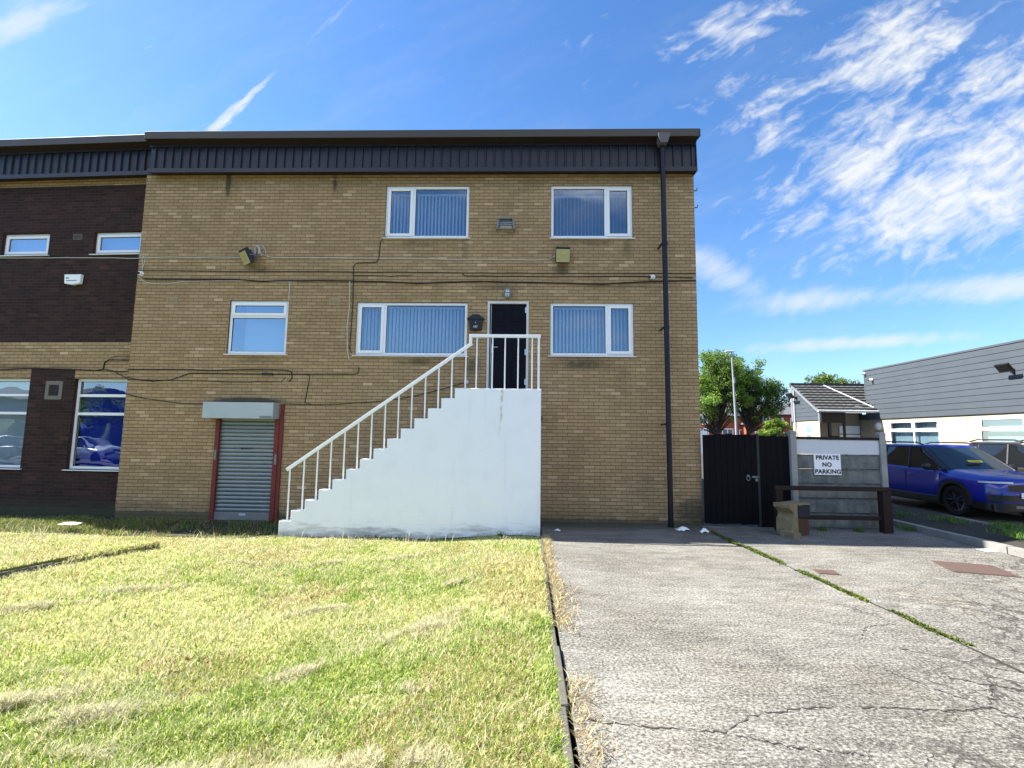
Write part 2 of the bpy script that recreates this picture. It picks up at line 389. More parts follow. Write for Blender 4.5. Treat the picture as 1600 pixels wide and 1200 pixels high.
def render_mat():
    """white masonry paint over render, dirty near the ground"""
    M = Mat('white_masonry_paint'); nt = M.nt; c = M.coord(); p = sep(nt, c)
    n = noise(nt, c, 3.0, 5, 0.6); f = noise(nt, c, 45, 4, 0.65); lo = noise(nt, comb(nt, p[0]*1.6, p[1], p[2]*9.0), 1.0, 5, 0.7)
    base = ramp(nt, n, ((0.0, (0.76, 0.785, 0.83)), (0.5, (0.83, 0.855, 0.89)), (1.0, (0.86, 0.88, 0.91))))
    d = ((p[2]*-1.0) + 0.10 + (lo - 0.42)*1.0).smooth(0.0, 0.30)*0.75
    base = mixc(nt, d, base, (0.30, 0.30, 0.29))
    rx = (p[0] - (-0.46) + (p[2]-2.6)*-0.04 + (noise(nt, comb(nt, p[2]*3.0, 0.0, 0.0), 1.0, 2)-0.5)*0.10).abs()
    rust = (1.0 - rx/0.035).clamp()*p[2].smooth(1.55, 2.45)*(noise(nt, c, 9.0, 3).smooth(0.32, 0.65))
    base = mixc(nt, rust*0.9, base, (0.42, 0.34, 0.22))
    drip = noise(nt, comb(nt, p[0]*7.0, 0.0, p[2]*0.5), 1.0, 4, 0.6).smooth(0.56, 0.80)*0.20
    base = mixc(nt, drip, base, (0.45, 0.45, 0.44))
    nn = sep(nt, M.coord('Normal'))
    top = nn[2].smooth(0.6, 0.9)
    base = mixc(nt, top*(noise(nt, c, 6.0, 4).smooth(0.25, 0.55)), base, (0.10, 0.10, 0.10))
    br = ((p[2]/0.0752).fract() - 0.5).abs().smooth(0.40, 0.5)
    M.set(color=base, rough=0.75, spec=0.25); M.bump(f*0.6 + n*0.5 - br*0.35, 0.5, 0.006); return M.m
M_RENDER = render_mat()

def concrete_mat():
    M = Mat('brushed_concrete'); nt = M.nt; c = M.coord(); p = sep(nt, c)
    x, y = p[0], p[1]
    big = noise(nt, c, 0.55, 5, 0.6); mid = noise(nt, comb(nt, x*2.2, y*6.0, 0.0), 1.0, 5, 0.65)
    br = noise(nt, comb(nt, x*5.0, y*38.0, 0.0), 1.0, 3, 0.6)
    sp = noise(nt, comb(nt, x*40.0, y*52.0, 0.0), 1.0, 4, 0.75); sp2 = noise(nt, comb(nt, x*95.0, y*95.0, 3.0), 1.0, 2, 0.6)
    t = (sp*1.75 + sp2*0.45 + br*0.30 + mid*0.42 + big*0.40 - 1.17)
    col = ramp(nt, t, ((0.24, (0.040, 0.038, 0.034)), (0.42, (0.108, 0.102, 0.088)), (0.54, (0.175, 0.168, 0.150)), (0.70, (0.28, 0.268, 0.242)), (0.9, (0.40, 0.385, 0.355))))
    warm = noise(nt, c, 0.8, 3).smooth(0.45, 0.75)*0.22
    col = mixc(nt, warm, col, mixc(nt, 1.0, col, (1.0, 0.84, 0.66), 'MULTIPLY'))
    # crazing and cracks, thickest where the slab has broken up nearest the road
    wob = noise(nt, c, 2.6, 4, 0.65, col=True)
    def vor(scale, amp, w0, w1):
        v = nt.nodes.new('ShaderNodeTexVoronoi'); v.feature = 'DISTANCE_TO_EDGE'; v.inputs['Scale'].default_value = scale
        put(nt, vadd(nt, c, vmul(nt, wob, (amp, amp, 0))), v.inputs['Vector'])
        return 1.0 - X(nt, v.outputs['Distance']).smooth(w0, w1)
    reg = ((x - 2.2)*0.60 + (y + 6.3)*-0.62 + (big-0.5)*2.4).smooth(0.0, 1.3)
    reg2 = ((x - 1.4)*0.35 + (y + 4.8)*-0.30 + (big-0.5)*4.4).smooth(0.4, 1.9)
    brk = noise(nt, c, 1.7, 3).smooth(0.32, 0.47)
    ck = (vor(2.4, 0.55, 0.008, 0.050)*reg*brk).max(vor(4.0, 0.45, 0.006, 0.06)*reg*noise(nt, c, 2.3, 3).smooth(0.42, 0.55)*0.9).max(vor(5.5, 0.32, 0.004, 0.05)*reg*noise(nt, c, 1.1, 2).smooth(0.46, 0.6)*0.8).max(vor(0.75, 1.0, 0.002, 0.007)*reg2*brk)
    col = mixc(nt, ck*0.92, col, (0.035, 0.030, 0.026))
    green = reg*noise(nt, c, 3.2, 4).smooth(0.60, 0.72)*0.55
    col = mixc(nt, green, col, (0.12, 0.13, 0.06))
    # wet-dark algae strip along the wall foot
    al = (y + 0.62 + (noise(nt, c, 2.2, 5, 0.65)-0.5)*0.9).smooth(-0.45, 0.35)*(x*-1.0 + 3.7).smooth(-0.2, 0.2)
    col = mixc(nt, al*0.7, col, (0.045, 0.046, 0.036))
    M.set(color=col, rough=0.9, spec=0.15); M.bump(sp*0.6 + br*0.4 - ck*1.6, 0.6, 0.008); return M.m
M_CONC = concrete_mat()
def soil_mat():
    M = Mat('soil_and_thatch'); nt = M.nt; c = M.coord()
    n = noise(nt, c, 1.3, 5, 0.6); f = noise(nt, c, 40, 4, 0.7)
    col = ramp(nt, n*0.5 + f*0.5, ((0.2, (0.07, 0.08, 0.024)), (0.5, (0.19, 0.19, 0.065)), (0.8, (0.36, 0.31, 0.14))))
    M.set(color=col, rough=0.95, spec=0.1); M.bump(f, 0.8, 0.02); return M.m
M_SOIL = soil_mat()
def asphalt(name, c0, c1):
    M = Mat(name); nt = M.nt; c = M.coord(); n = noise(nt, c, 0.5, 4); f = noise(nt, c, 60, 3, 0.7)
    M.set(color=mixc(nt, n*0.5 + f*0.5, c0, c1), rough=0.9, spec=0.2); M.bump(f, 0.6, 0.008); return M.m
M_ASPH = asphalt('worn_asphalt', (0.035, 0.035, 0.036), (0.085, 0.083, 0.08)); M_FAR = asphalt('far_ground', (0.06, 0.065, 0.05), (0.10, 0.10, 0.08))
M_DIRT = asphalt('dark_damp_dirt', (0.018, 0.018, 0.014), (0.060, 0.058, 0.045))
M_KERB = plain('weathered_kerb_concrete', (0.20, 0.195, 0.18), 0.95, var=0.4, scale=4, bump=0.6)
M_EDGE = plain('old_edging_concrete', (0.10, 0.095, 0.078), 0.95, var=0.45, scale=6, bump=0.8)
M_RUST = plain('rusty_iron', (0.085, 0.055, 0.044), 0.8, var=0.25, scale=14, bump=0.5)
M_CRACK = plain('crack_grime', (0.045, 0.040, 0.033), 0.95)

def attr_leaf(name, rough=0.6, tr=0.4):
    """leaf surface whose colour varies from blade to blade"""
    M = Mat(name); nt = M.nt
    a = nt.nodes.new('ShaderNodeAttribute'); a.attribute_name = 'tone'
    M.set(rough=rough, spec=0.22); nt.links.new(a.outputs['Color'], M.b.inputs['Base Color'])
    t = nt.nodes.new('ShaderNodeBsdfTranslucent'); nt.links.new(a.outputs['Color'], t.inputs[0])
    m = nt.nodes.new('ShaderNodeMixShader'); m.inputs[0].default_value = tr
    nt.links.new(M.b.outputs[0], m.inputs[1]); nt.links.new(t.outputs[0], m.inputs[2]); nt.links.new(m.outputs[0], M.out.inputs[0]); return M.m
M_GRASS = attr_leaf('grass_blade'); M_LEAF = attr_leaf('tree_leaf', 0.45, 0.45)
M_BARK = plain('tree_bark', (0.045, 0.036, 0.027), 0.9, var=0.4, bump=0.8)

# ------------------------------------------------------------------ ground
def sheet(name, poly, z, mat, thick=None, kind='structure'):
    m = MB(); m.quad(*[(x, y, z) for x, y in poly])
    if thick:
        n = len(poly)
        for i in range(n):
            (ax, ay), (bx, by) = poly[i], poly[(i+1) % n]
            m.quad((ax, ay, z), (bx, by, z), (bx, by, z-thick), (ax, ay, z-thick))
    return struct(m.build(name, mat), kind)
sheet('ground', [(-900, -900), (900, -900), (900, 900), (-900, 900)], -0.35, M_FAR)
sheet('driveway', [(0.32, -15), (7.86, -15), (7.86, 0.4), (0.32, 0.4)], 0.0, M_CONC, 0.35)
sheet('car_park', [(9.42, -14), (60, -14), (60, 60), (9.42, 60)], 0.15, M_ASPH, 0.6)
_m = MB(); _m.grid([[(xx, yy, 0.08 + 0.17*math.sin(math.pi*min(1, (xx-8.0)/1.6))*(.8+.3*math.sin(yy*1.3)) + random.uniform(-.015, .015)) for xx in np.linspace(8.0, 9.30, 12)] for yy in np.linspace(-14, 8, 60)])
struct(_m.build('verge', M_DIRT, fix=False))
sheet('yard', [(3.75, 0.45), (9.4, 0.45), (9.4, 60), (3.75, 60)], -0.02, M_ASPH)
sheet('road', [(-90, -26), (60, -26), (60, -15.2), (-60, -15.2)], -0.17, M_ASPH)
def lawn_h(x, y):
    return 0.02*np.sin(x*0.9+1)*np.sin(y*1.1) + 0.010*np.sin(x*3.1)*np.cos(y*2.7)
def lawn_z(x, y):
    return 0.025 - 0.125*np.clip((-np.asarray(x, float)-0.2)/1.6, 0, 1) + lawn_h(x, y)
# line of the sunken edging that crosses the lawn on the left
EA, EB = np.array([-7.6, -6.9]), np.array([-6.05, -2.45])
def left_of_edge(x, y):
    t = (y - EA[1])/(EB[1]-EA[1]); return x < EA[0] + t*(EB[0]-EA[0])
def ground_z(x, y):
    x = np.asarray(x, float); y = np.asarray(y, float)
    z = lawn_z(x, y)
    up_ = left_of_edge(x, y) & (y < EB[1])
    return np.where(up_, z + 0.10, z)
def lawn_sheet():
    m = MB(); xs = np.linspace(-16, 0.22, 70); ys = np.linspace(-14.8, -1.5, 60)
    m.grid([[(x, y, float(lawn_z(x, y) - 0.004)) for x in xs] for y in ys])
    o = struct(m.build('lawn', M_SOIL, fix=False))
    m = MB()                                                        # the higher lawn beyond the edging
    rows = []
    for y in np.linspace(-14.8, EB[1]-0.02, 40):
        xe = EA[0] + (y-EA[1])/(EB[1]-EA[1])*(EB[0]-EA[0]) - 0.05
        rows.append([(x, y, float(lawn_z(x, y) + 0.096)) for x in np.linspace(-16, xe, 40)] + [(xe+0.005, y, -0.13)])
    rows.append([(p[0], p[1]+0.01, -0.13) for p in rows[-1]])
    m.grid(rows, smooth=False); struct(m.build('upper_lawn', M_SOIL, fix=False))
    m = MB(); m.grid([[(x, y, float(lawn_z(x, -1.5)) + 0.004 + 0.008*math.sin(x*5+y*7)) for x in np.linspace(-16, 0.2, 50)] for y in (-1.55, -1.2, -0.8, -0.4, 0.6)])
    struct(m.build('wall_foot_strip', M_DIRT, fix=False))
lawn_sheet()
def run(name, a, b, w, z0, z1, mat, label, cat, seg=0.6, jit=0.01, group=None):
    """a run of edging or kerb stones along a line"""
    a = Vector((*a, 0)); b = Vector((*b, 0)); d = (b-a); L = d.length; d.normalize(); nrm = Vector((-d.y, d.x, 0)); n = max(1, int(L/seg))
    m = MB()
    for i in range(n):
        c = a + d*(L*(i+.5)/n) + nrm*random.uniform(-jit, jit) + Vector((0, 0, (z0+z1)/2 + random.uniform(-jit, jit)*0.6))
        m.obox(c, d, nrm, (0,0,1), L/n/2-0.004, w/2, (z1-z0)/2)
    return tag(m.build(name, mat, bevel=0.008), label, cat, group)
run('lawn_edging', (0.265, -14.5), (0.265, -1.6), 0.055, -0.15, 0.032, M_EDGE, 'worn concrete edging strip between the lawn and the concrete driveway', 'edging', 0.9, 0.012)
run('lawn_edging', (-7.9, -7.8), (float(EB[0]), float(EB[1])), 0.05, -0.13, -0.025, M_EDGE, 'broken dark edging strip across the lawn at far left', 'edging', 0.7, 0.02)
run('kerb', (7.93, -14), (7.93, 1.5), 0.14, -0.2, 0.12, M_KERB, 'low weathered kerb on the right edge of the driveway', 'kerb', 0.9, 0.006)
run('kerb', (9.36, -14), (9.36, 8), 0.12, -0.2, 0.18, M_KERB, 'higher kerb beside the blue car, beyond the weedy verge', 'kerb', 0.9, 0.004)
run('kerb', (-50, -15.1), (50, -15.1), 0.14, -0.2, -0.03, M_KERB, 'kerb of the road behind the lawn and driveway', 'kerb', 0.9, 0.004)

def vnoise(x, y, s, seed=0):
    r = np.random.default_rng(seed); T = r.random((64, 64)); x = np.asarray(x)*s+100.3; y = np.asarray(y)*s+77.1
    xi = np.floor(x).astype(int); yi = np.floor(y).astype(int); fx = x-xi; fy = y-yi; fx = fx*fx*(3-2*fx); fy = fy*fy*(3-2*fy)
    g = lambda i, j: T[(xi+i) % 64, (yi+j) % 64]
    return (g(0,0)*(1-fx)+g(1,0)*fx)*(1-fy) + (g(0,1)*(1-fx)+g(1,1)*fx)*fy
def fbm(x, y, s, seed=0):
    return (vnoise(x, y, s, seed)*0.5 + vnoise(x, y, s*2.1, seed+1)*0.27 + vnoise(x, y, s*4.3, seed+2)*0.15 + vnoise(x, y, s*9, seed+3)*0.08)
def blades(name, x, y, z, h, w, lean, col, mat=None, head=None):
    """bent blades of grass: two triangles each, tone stored per blade"""
    n = len(x); ang = RNG.random(n)*2*np.pi if head is None else head; la = RNG.random(n)*2*np.pi
    dx, dy = np.cos(ang)*w/2, np.sin(ang)*w/2
    lx, ly = np.cos(la)*lean*h, np.sin(la)*lean*h
    up_ = h*np.sqrt(np.clip(1-lean**2*0.8, 0.04, 1))
    V = np.empty((n, 5, 3), np.float32)
    V[:,0] = np.stack([x-dx, y-dy, z], 1); V[:,1] = np.stack([x+dx, y+dy, z], 1)
    V[:,2] = np.stack([x+lx*0.38+dx*.75, y+ly*0.38+dy*.75, z+up_*0.66], 1); V[:,3] = np.stack([x+lx*0.38-dx*.75, y+ly*0.38-dy*.75, z+up_*0.66], 1)
    V[:,4] = np.stack([x+lx, y+ly, z+up_*0.92], 1)
    F = np.arange(n*5, dtype=np.int32).reshape(n, 5)
    T = F[:, [0, 1, 2, 3, 3, 2, 4]].reshape(-1)
    me = bpy.data.meshes.new(name); me.vertices.add(n*5); me.vertices.foreach_set('co', V.reshape(-1))
    me.loops.add(n*7); me.loops.foreach_set('vertex_index', T); me.polygons.add(n*2)
    ls = np.empty((n, 2), np.int32); ls[:,0] = np.arange(n)*7; ls[:,1] = ls[:,0]+4
    lt = np.empty((n, 2), np.int32); lt[:,0] = 4; lt[:,1] = 3
    me.polygons.foreach_set('loop_start', ls.reshape(-1)); me.polygons.foreach_set('loop_total', lt.reshape(-1))
    at = me.attributes.new('tone', 'FLOAT_COLOR', 'POINT')
    C = np.ones((n, 5, 4), np.float32); C[:,:,:3] = col[:,None,:]
    at.data.foreach_set('color', C.reshape(-1))
    me.materials.append(mat or M_GRASS); me.update(); me.validate()
    o = bpy.data.objects.new(name, me); COL.objects.link(o); return o
GREEN = np.array([0.20, 0.31, 0.05]); LIME = np.array([0.41, 0.485, 0.12]); STRAW = np.array([0.68, 0.63, 0.34]); TANB = np.array([0.48, 0.35, 0.18]); PALE = np.array([0.74, 0.69, 0.46])
def grass_tone(x, y, n):
    d1 = fbm(x, y, 0.55, 1); d2 = fbm(x, y, 1.7, 5); d3 = fbm(x, y, 0.9, 9)
    dry = np.clip((d1*0.4+d2*0.6-0.36)*2.6 + np.clip(-x-1.6, 0, 4)*0.04 + np.clip(y+5.2, -1.5, 3)*0.07, 0.14, 0.66)
    r = RNG.random(n); c = np.where((r < dry)[:,None], STRAW, LIME)
    g = (RNG.random(n) < np.clip(0.62 - dry*0.7 + (d2-.5)*0.8, 0.06, .85)) & (r >= dry); c = np.where(g[:,None], GREEN, c)
    b = (d3 > 0.57) & (RNG.random(n) < 0.30); c = np.where(b[:,None], TANB, c)
    return c*(0.70 + 0.6*RNG.random(n))[:,None]
def make_grass():
    N = 760000                                                     # thick near the camera, thinner with distance
    u = RNG.random(N); dist = 1.6 + (11.5)*u**1.35; a = R(-62) + RNG.random(N)*R(76)
    x = np.sin(a)*dist/np.cos(a).clip(.42); y = -CAMD + dist
    k = (x > -15.5) & (x < 0.235 + 0.02*RNG.random(N)) & (y < -1.45 + 0.12*RNG.random(N)); x, y = x[k], y[k]; n = len(x)
    dens = fbm(x, y, 1.3, 21); k = RNG.random(n) < np.clip(0.55 + dens*0.9, 0, 1); x, y = x[k], y[k]; n = len(x)
    dd = y + CAMD
    h = (0.018 + 0.030*RNG.random(n) + 0.07*np.clip(fbm(x, y, 4.5, 31)-0.47, 0, 1)*2)*(1+0.02*dd)*np.clip(0.35-(y+1.75)*0.5, 0.35, 1); w = (0.0030 + 0.0024*RNG.random(n))*(1+0.22*dd)
    o = blades('lawn_grass', x, y, ground_z(x, y)-0.004, h, w, 0.35+0.62*RNG.random(n), grass_tone(x, y, n)); struct(o, 'stuff')
    N = 60000; u = RNG.random(N); dist = 2.0 + 8.6*u**1.2; a = R(-60) + RNG.random(N)*R(74); x = np.sin(a)*dist/np.cos(a).clip(.42); y = -CAMD + dist
    k = (x > -14) & (x < 0.22) & (y < -1.5) & (fbm(x, y, 1.6, 61) > 0.42); x, y = x[k], y[k]; n = len(x)
    c = np.where((RNG.random(n) < .6)[:,None], PALE, LIME)*(0.75+0.5*RNG.random(n))[:,None]
    struct(blades('grass_stalks', x, y, ground_z(x, y), (0.05+0.06*RNG.random(n))*np.clip(0.25-(y+1.75)*0.5, 0.25, 1), (0.0013+0.0010*RNG.random(n))*(1+0.22*(y+CAMD)), 0.45+0.5*RNG.random(n), c), 'stuff')
    n = 5200; t = RNG.random(n); x = EA[0]+(EB[0]-EA[0])*t + RNG.normal(0, .035, n); y = EA[1]+(EB[1]-EA[1])*t; k = vnoise(x, y, 1.7, 71) > 0.42; x, y = x[k], y[k]; n = len(x)
    struct(blades('edging_grass', x, y, np.full(n, -0.02)-.07*RNG.random(n), 0.05+0.07*RNG.random(n), 0.007+0.006*RNG.random(n), 0.4+0.55*RNG.random(n), grass_tone(x, y, n)), 'stuff')
    n = 2600; x = -9 + 9.1*RNG.random(n); y = -9 + 7*RNG.random(n); k = fbm(x, y, 1.9, 91) > 0.60; x, y = x[k], y[k]; n = len(x)
    struct(blades('lawn_weeds', x, y, ground_z(x, y)+.01, 0.03+0.04*RNG.random(n), 0.012+0.012*RNG.random(n), 0.6+0.35*RNG.random(n), GREEN*(0.5+0.5*RNG.random(n))[:,None]), 'stuff')
    n = 60; x = -7 + 7*RNG.random(n); y = -9 + 6.5*RNG.random(n)
    struct(blades('fallen_leaves', x, y, ground_z(x, y)+.03, 0.04+0.03*RNG.random(n), 0.02+0.015*RNG.random(n), 0.85+0.14*RNG.random(n), np.array([.22, .11, .03])*(0.5+0.8*RNG.random(n))[:,None]), 'stuff')
    xs_, ys_ = [], []
    for (cx, cy, k_, rr_) in ((-8.9, -1.75, 10, .35), (-7.2, -1.85, 6, .4), (-1.95, -1.95, 16, .45), (-3.3, -1.9, 5, .3), (-4.1, -1.9, 4, .3), (-5.6, -2.0, 5, .4), (-9.6, -1.6, 5, .3)):
        xs_.append(cx+RNG.normal(0, rr_*.6, k_)); ys_.append(cy+RNG.normal(0, .06, k_))
    x, y = np.concatenate(xs_), np.concatenate(ys_); n = len(x); c = PALE*(0.7+0.4*RNG.random(n))[:,None]
    struct(blades('dry_stalks', x, y, ground_z(x, y), 0.14+0.16*RNG.random(n), np.full(n, 0.009), 0.2+0.5*RNG.random(n), c), 'stuff')
    # grass in the shade at the foot of the walls, left of the shutter
    N = 60000; x = -16 + 16*RNG.random(N); y = -1.6 + 1.6*RNG.random(N)
    pr = np.where(x < -7.4, 0.95, np.where(x < -4.55, 0.22, 0.34*np.exp(-((y+1.56)/0.09)**2)))*np.clip(fbm(x, y, 1.6, 3)*2.0-0.35, 0.05, 1)
    wall_y = np.where(x < -8.9, 0.2 - 0.047*(x+8.9), 0.0)
    k = (RNG.random(N) < pr) & (y < wall_y-0.02) & ~((x > -4.55) & (y > -1.45)); x, y = x[k], y[k]; n = len(x)
    c = np.where((RNG.random(n) < 0.65)[:,None], GREEN*0.8, TANB*0.8)*(0.6+0.6*RNG.random(n))[:,None]
    struct(blades('wall_foot_grass', x, y, lawn_z(x, y)-.005, 0.05+0.07*RNG.random(n), 0.008+0.006*RNG.random(n), 0.3+0.65*RNG.random(n), c), 'stuff')
make_grass()
def make_clippings():
    """dry mown grass raked by the mower into low heaps and streaks"""
    spots = [(-3.35, -6.55, .30, .11, 25, 1500), (-3.0, -7.35, .5, .1, 28, 1400), (-3.6, -7.25, .45, .10, 30, 1200), (-2.25, -7.95, .55, .10, 22, 1700), (-2.8, -7.75, .35, .08, 20, 900),
             (-1.25, -7.85, .35, .10, 10, 1600), (-0.75, -7.75, .28, .12, 0, 1500), (-1.55, -8.05, .3, .12, 40, 1400), (-0.55, -8.15, .35, .13, 15, 1500), (-1.75, -6.6, .25, .06, 30, 500), (-1.05, -5.9, .4, .09, 35, 900), (-0.8, -5.5, .3, .08, 40, 700),
             (-4.6, -4.6, .4, .06, 20, 600), (-2.9, -3.3, .3, .05, 30, 400), (-4.1, -3.4, .25, .05, 0, 400), (-5.2, -5.3, .4, .08, 25, 800), (-2.2, -5.2, .35, .06, 30, 600), (-0.9, -4.4, .3, .05, 45, 400), (-1.0, -7.0, .3, .07, 30, 500), (-3.9, -8.2, .5, .12, 35, 1500), (-2.0, -8.35, .4, .12, 25, 1400), (-3.2, -2.6, .3, .05, 10, 300), (-1.9, -2.9, .3, .05, 20, 300)]
    xs, ys, zs = [], [], []
    for (cx, cy, a, b, ang, n) in spots:
        n = int(n*(3.4 if cy < -7 else 2.0)); p, q = RNG.normal(0, .62, n)*a, RNG.normal(0, .75, n)*b; c, s = math.cos(R(ang)), math.sin(R(ang))
        x, y = cx+p*c-q*s, cy+p*s+q*c
        kk = fbm(x, y, 2.3, 77) > 0.44; x, y, p, q = x[kk], y[kk], p[kk], q[kk]; hh = 0.075*np.exp(-((p/a)**2+(q/b)**2)*2)*RNG.random(len(x))*(1.0 if b >= .09 else .6)
        xs.append(x); ys.append(y); zs.append(ground_z(x, y)+0.012+hh)
    n2 = 46000; u = RNG.random(n2); x = -9 + 9.15*RNG.random(n2); y = -9 + 7.3*RNG.random(n2); k = fbm(x, y, 1.5, 41) > 0.52 - 0.10*np.clip(-y-6.6, 0, 1.2)
    xs.append(x[k]); ys.append(y[k]); zs.append(ground_z(x[k], y[k])+0.02+0.02*RNG.random(k.sum()))
    x, y, z = map(np.concatenate, (xs, ys, zs)); n = len(x)
    c = np.where((RNG.random(n) < .6)[:,None], PALE, np.where((RNG.random(n) < .5)[:,None], STRAW, np.array([0.30, 0.29, 0.17])))*(0.6+0.55*RNG.random(n))[:,None]
    struct(blades('grass_clippings', x, y, z, 0.035+0.05*RNG.random(n), (0.0017+0.0012*RNG.random(n))*(1+0.20*(y+CAMD)), 0.70+0.29*RNG.random(n), c), 'stuff')
    # straw blown onto the driveway along the edging
    n = 3000; y = -9.4 + 7.9*RNG.random(n)**0.8; x = 0.31 + np.abs(RNG.normal(0, .085, n))*(0.5+1.0*vnoise(y, y*0, 1.1, 4)); k = fbm(x, y, 1.2, 51) > 0.40; x, y = x[k], y[k]; n = len(x)
    c = np.where((RNG.random(n) < .55)[:,None], TANB, STRAW)*(0.5+0.6*RNG.random(n))[:,None]
    struct(blades('dry_straw', x, y, np.full(n, 0.006)+0.015*RNG.random(n), 0.04+0.07*RNG.random(n), (0.004+0.003*RNG.random(n))*(1+0.08*(y+CAMD)), 0.88+0.11*RNG.random(n), c), 'stuff')
make_clippings()
def joint_moss():
    """green weeds growing along the joint between the two slabs"""
    n = 8500; t = RNG.random(n); y = -5.95 + 5.2*t; xc = 3.60 + np.clip(-(y+1.0), 0, 5)*0.073 + (vnoise(y, y*0, 2.4, 8)-.5)*0.06
    dens = np.clip(vnoise(y, y*0, 1.9, 13)*2.1-0.25, 0, 1)*np.clip((y+6.0)*1.2, 0.05, 1); k = RNG.random(n) < dens
    y, xc = y[k], xc[k]; n = len(y); x = xc + RNG.normal(0, .018, n)*(0.5+vnoise(y, y*0, 3.0, 2))
    c = np.array([0.14, 0.18, 0.04])*(0.45+0.9*RNG.random(n))[:,None]
    struct(blades('joint_weeds', x, y, np.zeros(n), 0.018+0.03*RNG.random(n), 0.014+0.014*RNG.random(n), 0.5+0.45*RNG.random(n), c), 'stuff')
    m = MB(); pts = [(3.58, 0.0), (3.60, -1.0), (3.66, -2.0), (3.74, -3.0), (3.82, -4.1), (3.90, -5.1), (3.94, -6.2), (3.95, -7.4)]
    L, Rr = [], []
    for i in range(60):
        t = i/59*(len(pts)-1); j = min(int(t), len(pts)-2); f = t-j; px = pts[j][0]*(1-f)+pts[j+1][0]*f; py = pts[j][1]*(1-f)+pts[j+1][1]*f
        w = random.uniform(0.008, 0.022); L.append((px-w, py, 0.004)); Rr.append((px+w, py, 0.004))
    m.grid([L, Rr], smooth=False); struct(m.build('slab_joint', M_DIRT, fix=False))
    m = MB()                                                        # single long cracks across the slabs
    def crack(p, w=0.009, n=60, j=0.018):
        A, B = [], []
        for i in range(n):
            t = i/(n-1)*(len(p)-1); k = min(int(t), len(p)-2); f = t-k
            x = p[k][0]*(1-f)+p[k+1][0]*f + random.uniform(-j, j); y = p[k][1]*(1-f)+p[k+1][1]*f + random.uniform(-j, j); ww = w*random.uniform(0.08, 0.75)
            A.append((x, y-ww, 0.004)); B.append((x+ww*0.3, y+ww, 0.004))
        m.grid([A, B], smooth=False)
    crack([(0.45, -7.25), (0.85, -7.30), (1.25, -7.32), (1.5, -7.12), (1.9, -7.02), (2.15, -6.98)], 0.012); crack([(2.3, -6.98), (2.8, -7.0), (3.2, -6.95), (3.5, -6.6)], 0.014)
    crack([(1.30, -7.35), (1.6, -7.45), (1.95, -7.5)], 0.008); crack([(1.9, -3.7), (2.15, -4.4), (2.35, -5.0), (2.6, -5.25)], 0.006); crack([(2.2, -3.9), (1.85, -4.1)], .005)
    crack([(2.6, -5.3), (3.0, -4.7), (3.1, -4.5), (3.5, -4.9)], .005); crack([(4.3, -4.4), (5.2, -4.9), (6.0, -5.2)], .006); crack([(3.0, -5.9), (3.35, -5.5), (3.7, -5.4)], .008); crack([(3.5, -4.9), (3.7, -5.3)], .005)
    crack([(2.85, -6.4), (3.05, -6.75), (3.3, -7.1), (3.4, -7.5)], .012); crack([(3.3, -6.0), (3.9, -6.4), (4.6, -6.5)], .010); crack([(3.2, -6.5), (3.7, -6.7), (4.2, -6.9)], .012)
    struct(m.build('slab_cracks', M_CRACK, fix=False))
joint_moss()
def weeds(name, spots, label, cat, hs=(0.06, 0.17), col=(0.10, 0.19, 0.03)):
    for i, (cx, cy, r, n, z) in enumerate(spots):
        x = np.clip(RNG.normal(0, r*.42, n), -r*.8, r*.8); y = np.clip(RNG.normal(0, r*.42, n), -r*.8, r*.8)
        c = np.array(col)*(0.55+0.9*RNG.random(n))[:,None]
        o = blades(name, x, y, np.zeros(n), hs[0]+(hs[1]-hs[0])*RNG.random(n), 0.007+0.010*RNG.random(n), 0.35+0.6*RNG.random(n), c)
        o.location = (cx, cy, z); tag(o, label[i] if isinstance(label, list) else label, cat, 'weeds along the driveway edges')
weeds('weed', [(8.75, -1.85, .60, 1100, .20), (9.0, -1.0, .35, 260, .22), (8.6, -0.2, .35, 160, .20), (8.4, 0.7, .4, 180, .16), (7.72, -0.2, .25, 110, .02), (6.65, -0.42, .12, 60, .0), (5.95, -0.38, .14, 50, .0), (-0.45, -1.50, .08, 45, -.02)],
      ['bright green weed clump in sunlight on the verge at the right edge', 'weed tuft at the shadow edge below the blue car', 'shaded weed tuft halfway along the verge', 'shaded weed tuft on the verge nearest the concrete fence', 'low weeds at the foot of the thick brown rail post',
       'small weed growing under the lower rail of the fence', 'sparse weed at the base of the concrete panels beside the stone block', 'little green weed at the foot of the white staircase wall'], 'weed')
# ------------------------------------------------------------------ walls and windows
def wall(parent, name, x0, x1, z0, z1, openings, mats, matfun=None, y=0.0, depth=0.12, cx=(), cz=(), reveal=None):
    """a brick face with real openings and reveals; y is its outer face"""
    xs = sorted({x0, x1, *cx, *[v for o in openings for v in o[:2]]}); zs = sorted({z0, z1, *cz, *[v for o in openings for v in o[2:4]]})
    m = MB()
    for a, b in zip(xs, xs[1:]):
        for c, d in zip(zs, zs[1:]):
            mx, mz = (a+b)/2, (c+d)/2
            if any(o[0] < mx < o[1] and o[2] < mz < o[3] for o in openings): continue
            m.cur = matfun(mx, mz) if matfun else 0
            m.quad((a, y, c), (b, y, c), (b, y, d), (a, y, d))
    for (a, b, c, d) in openings:
        if reveal is not None: m.cur = reveal
        elif matfun: m.cur = matfun((a+b)/2, c-0.05)
        else: m.cur = 0
        m.quad((a, y, c), (a, y, d), (a, y+depth, d), (a, y+depth, c)); m.quad((b, y, c), (b, y+depth, c), (b, y+depth, d), (b, y, d))
        m.quad((a, y, d), (b, y, d), (b, y+depth, d), (a, y+depth, d)); m.quad((a, y, c), (a, y+depth, c), (b, y+depth, c), (b, y, c))
    return m.build(name, mats, parent, fix=False)
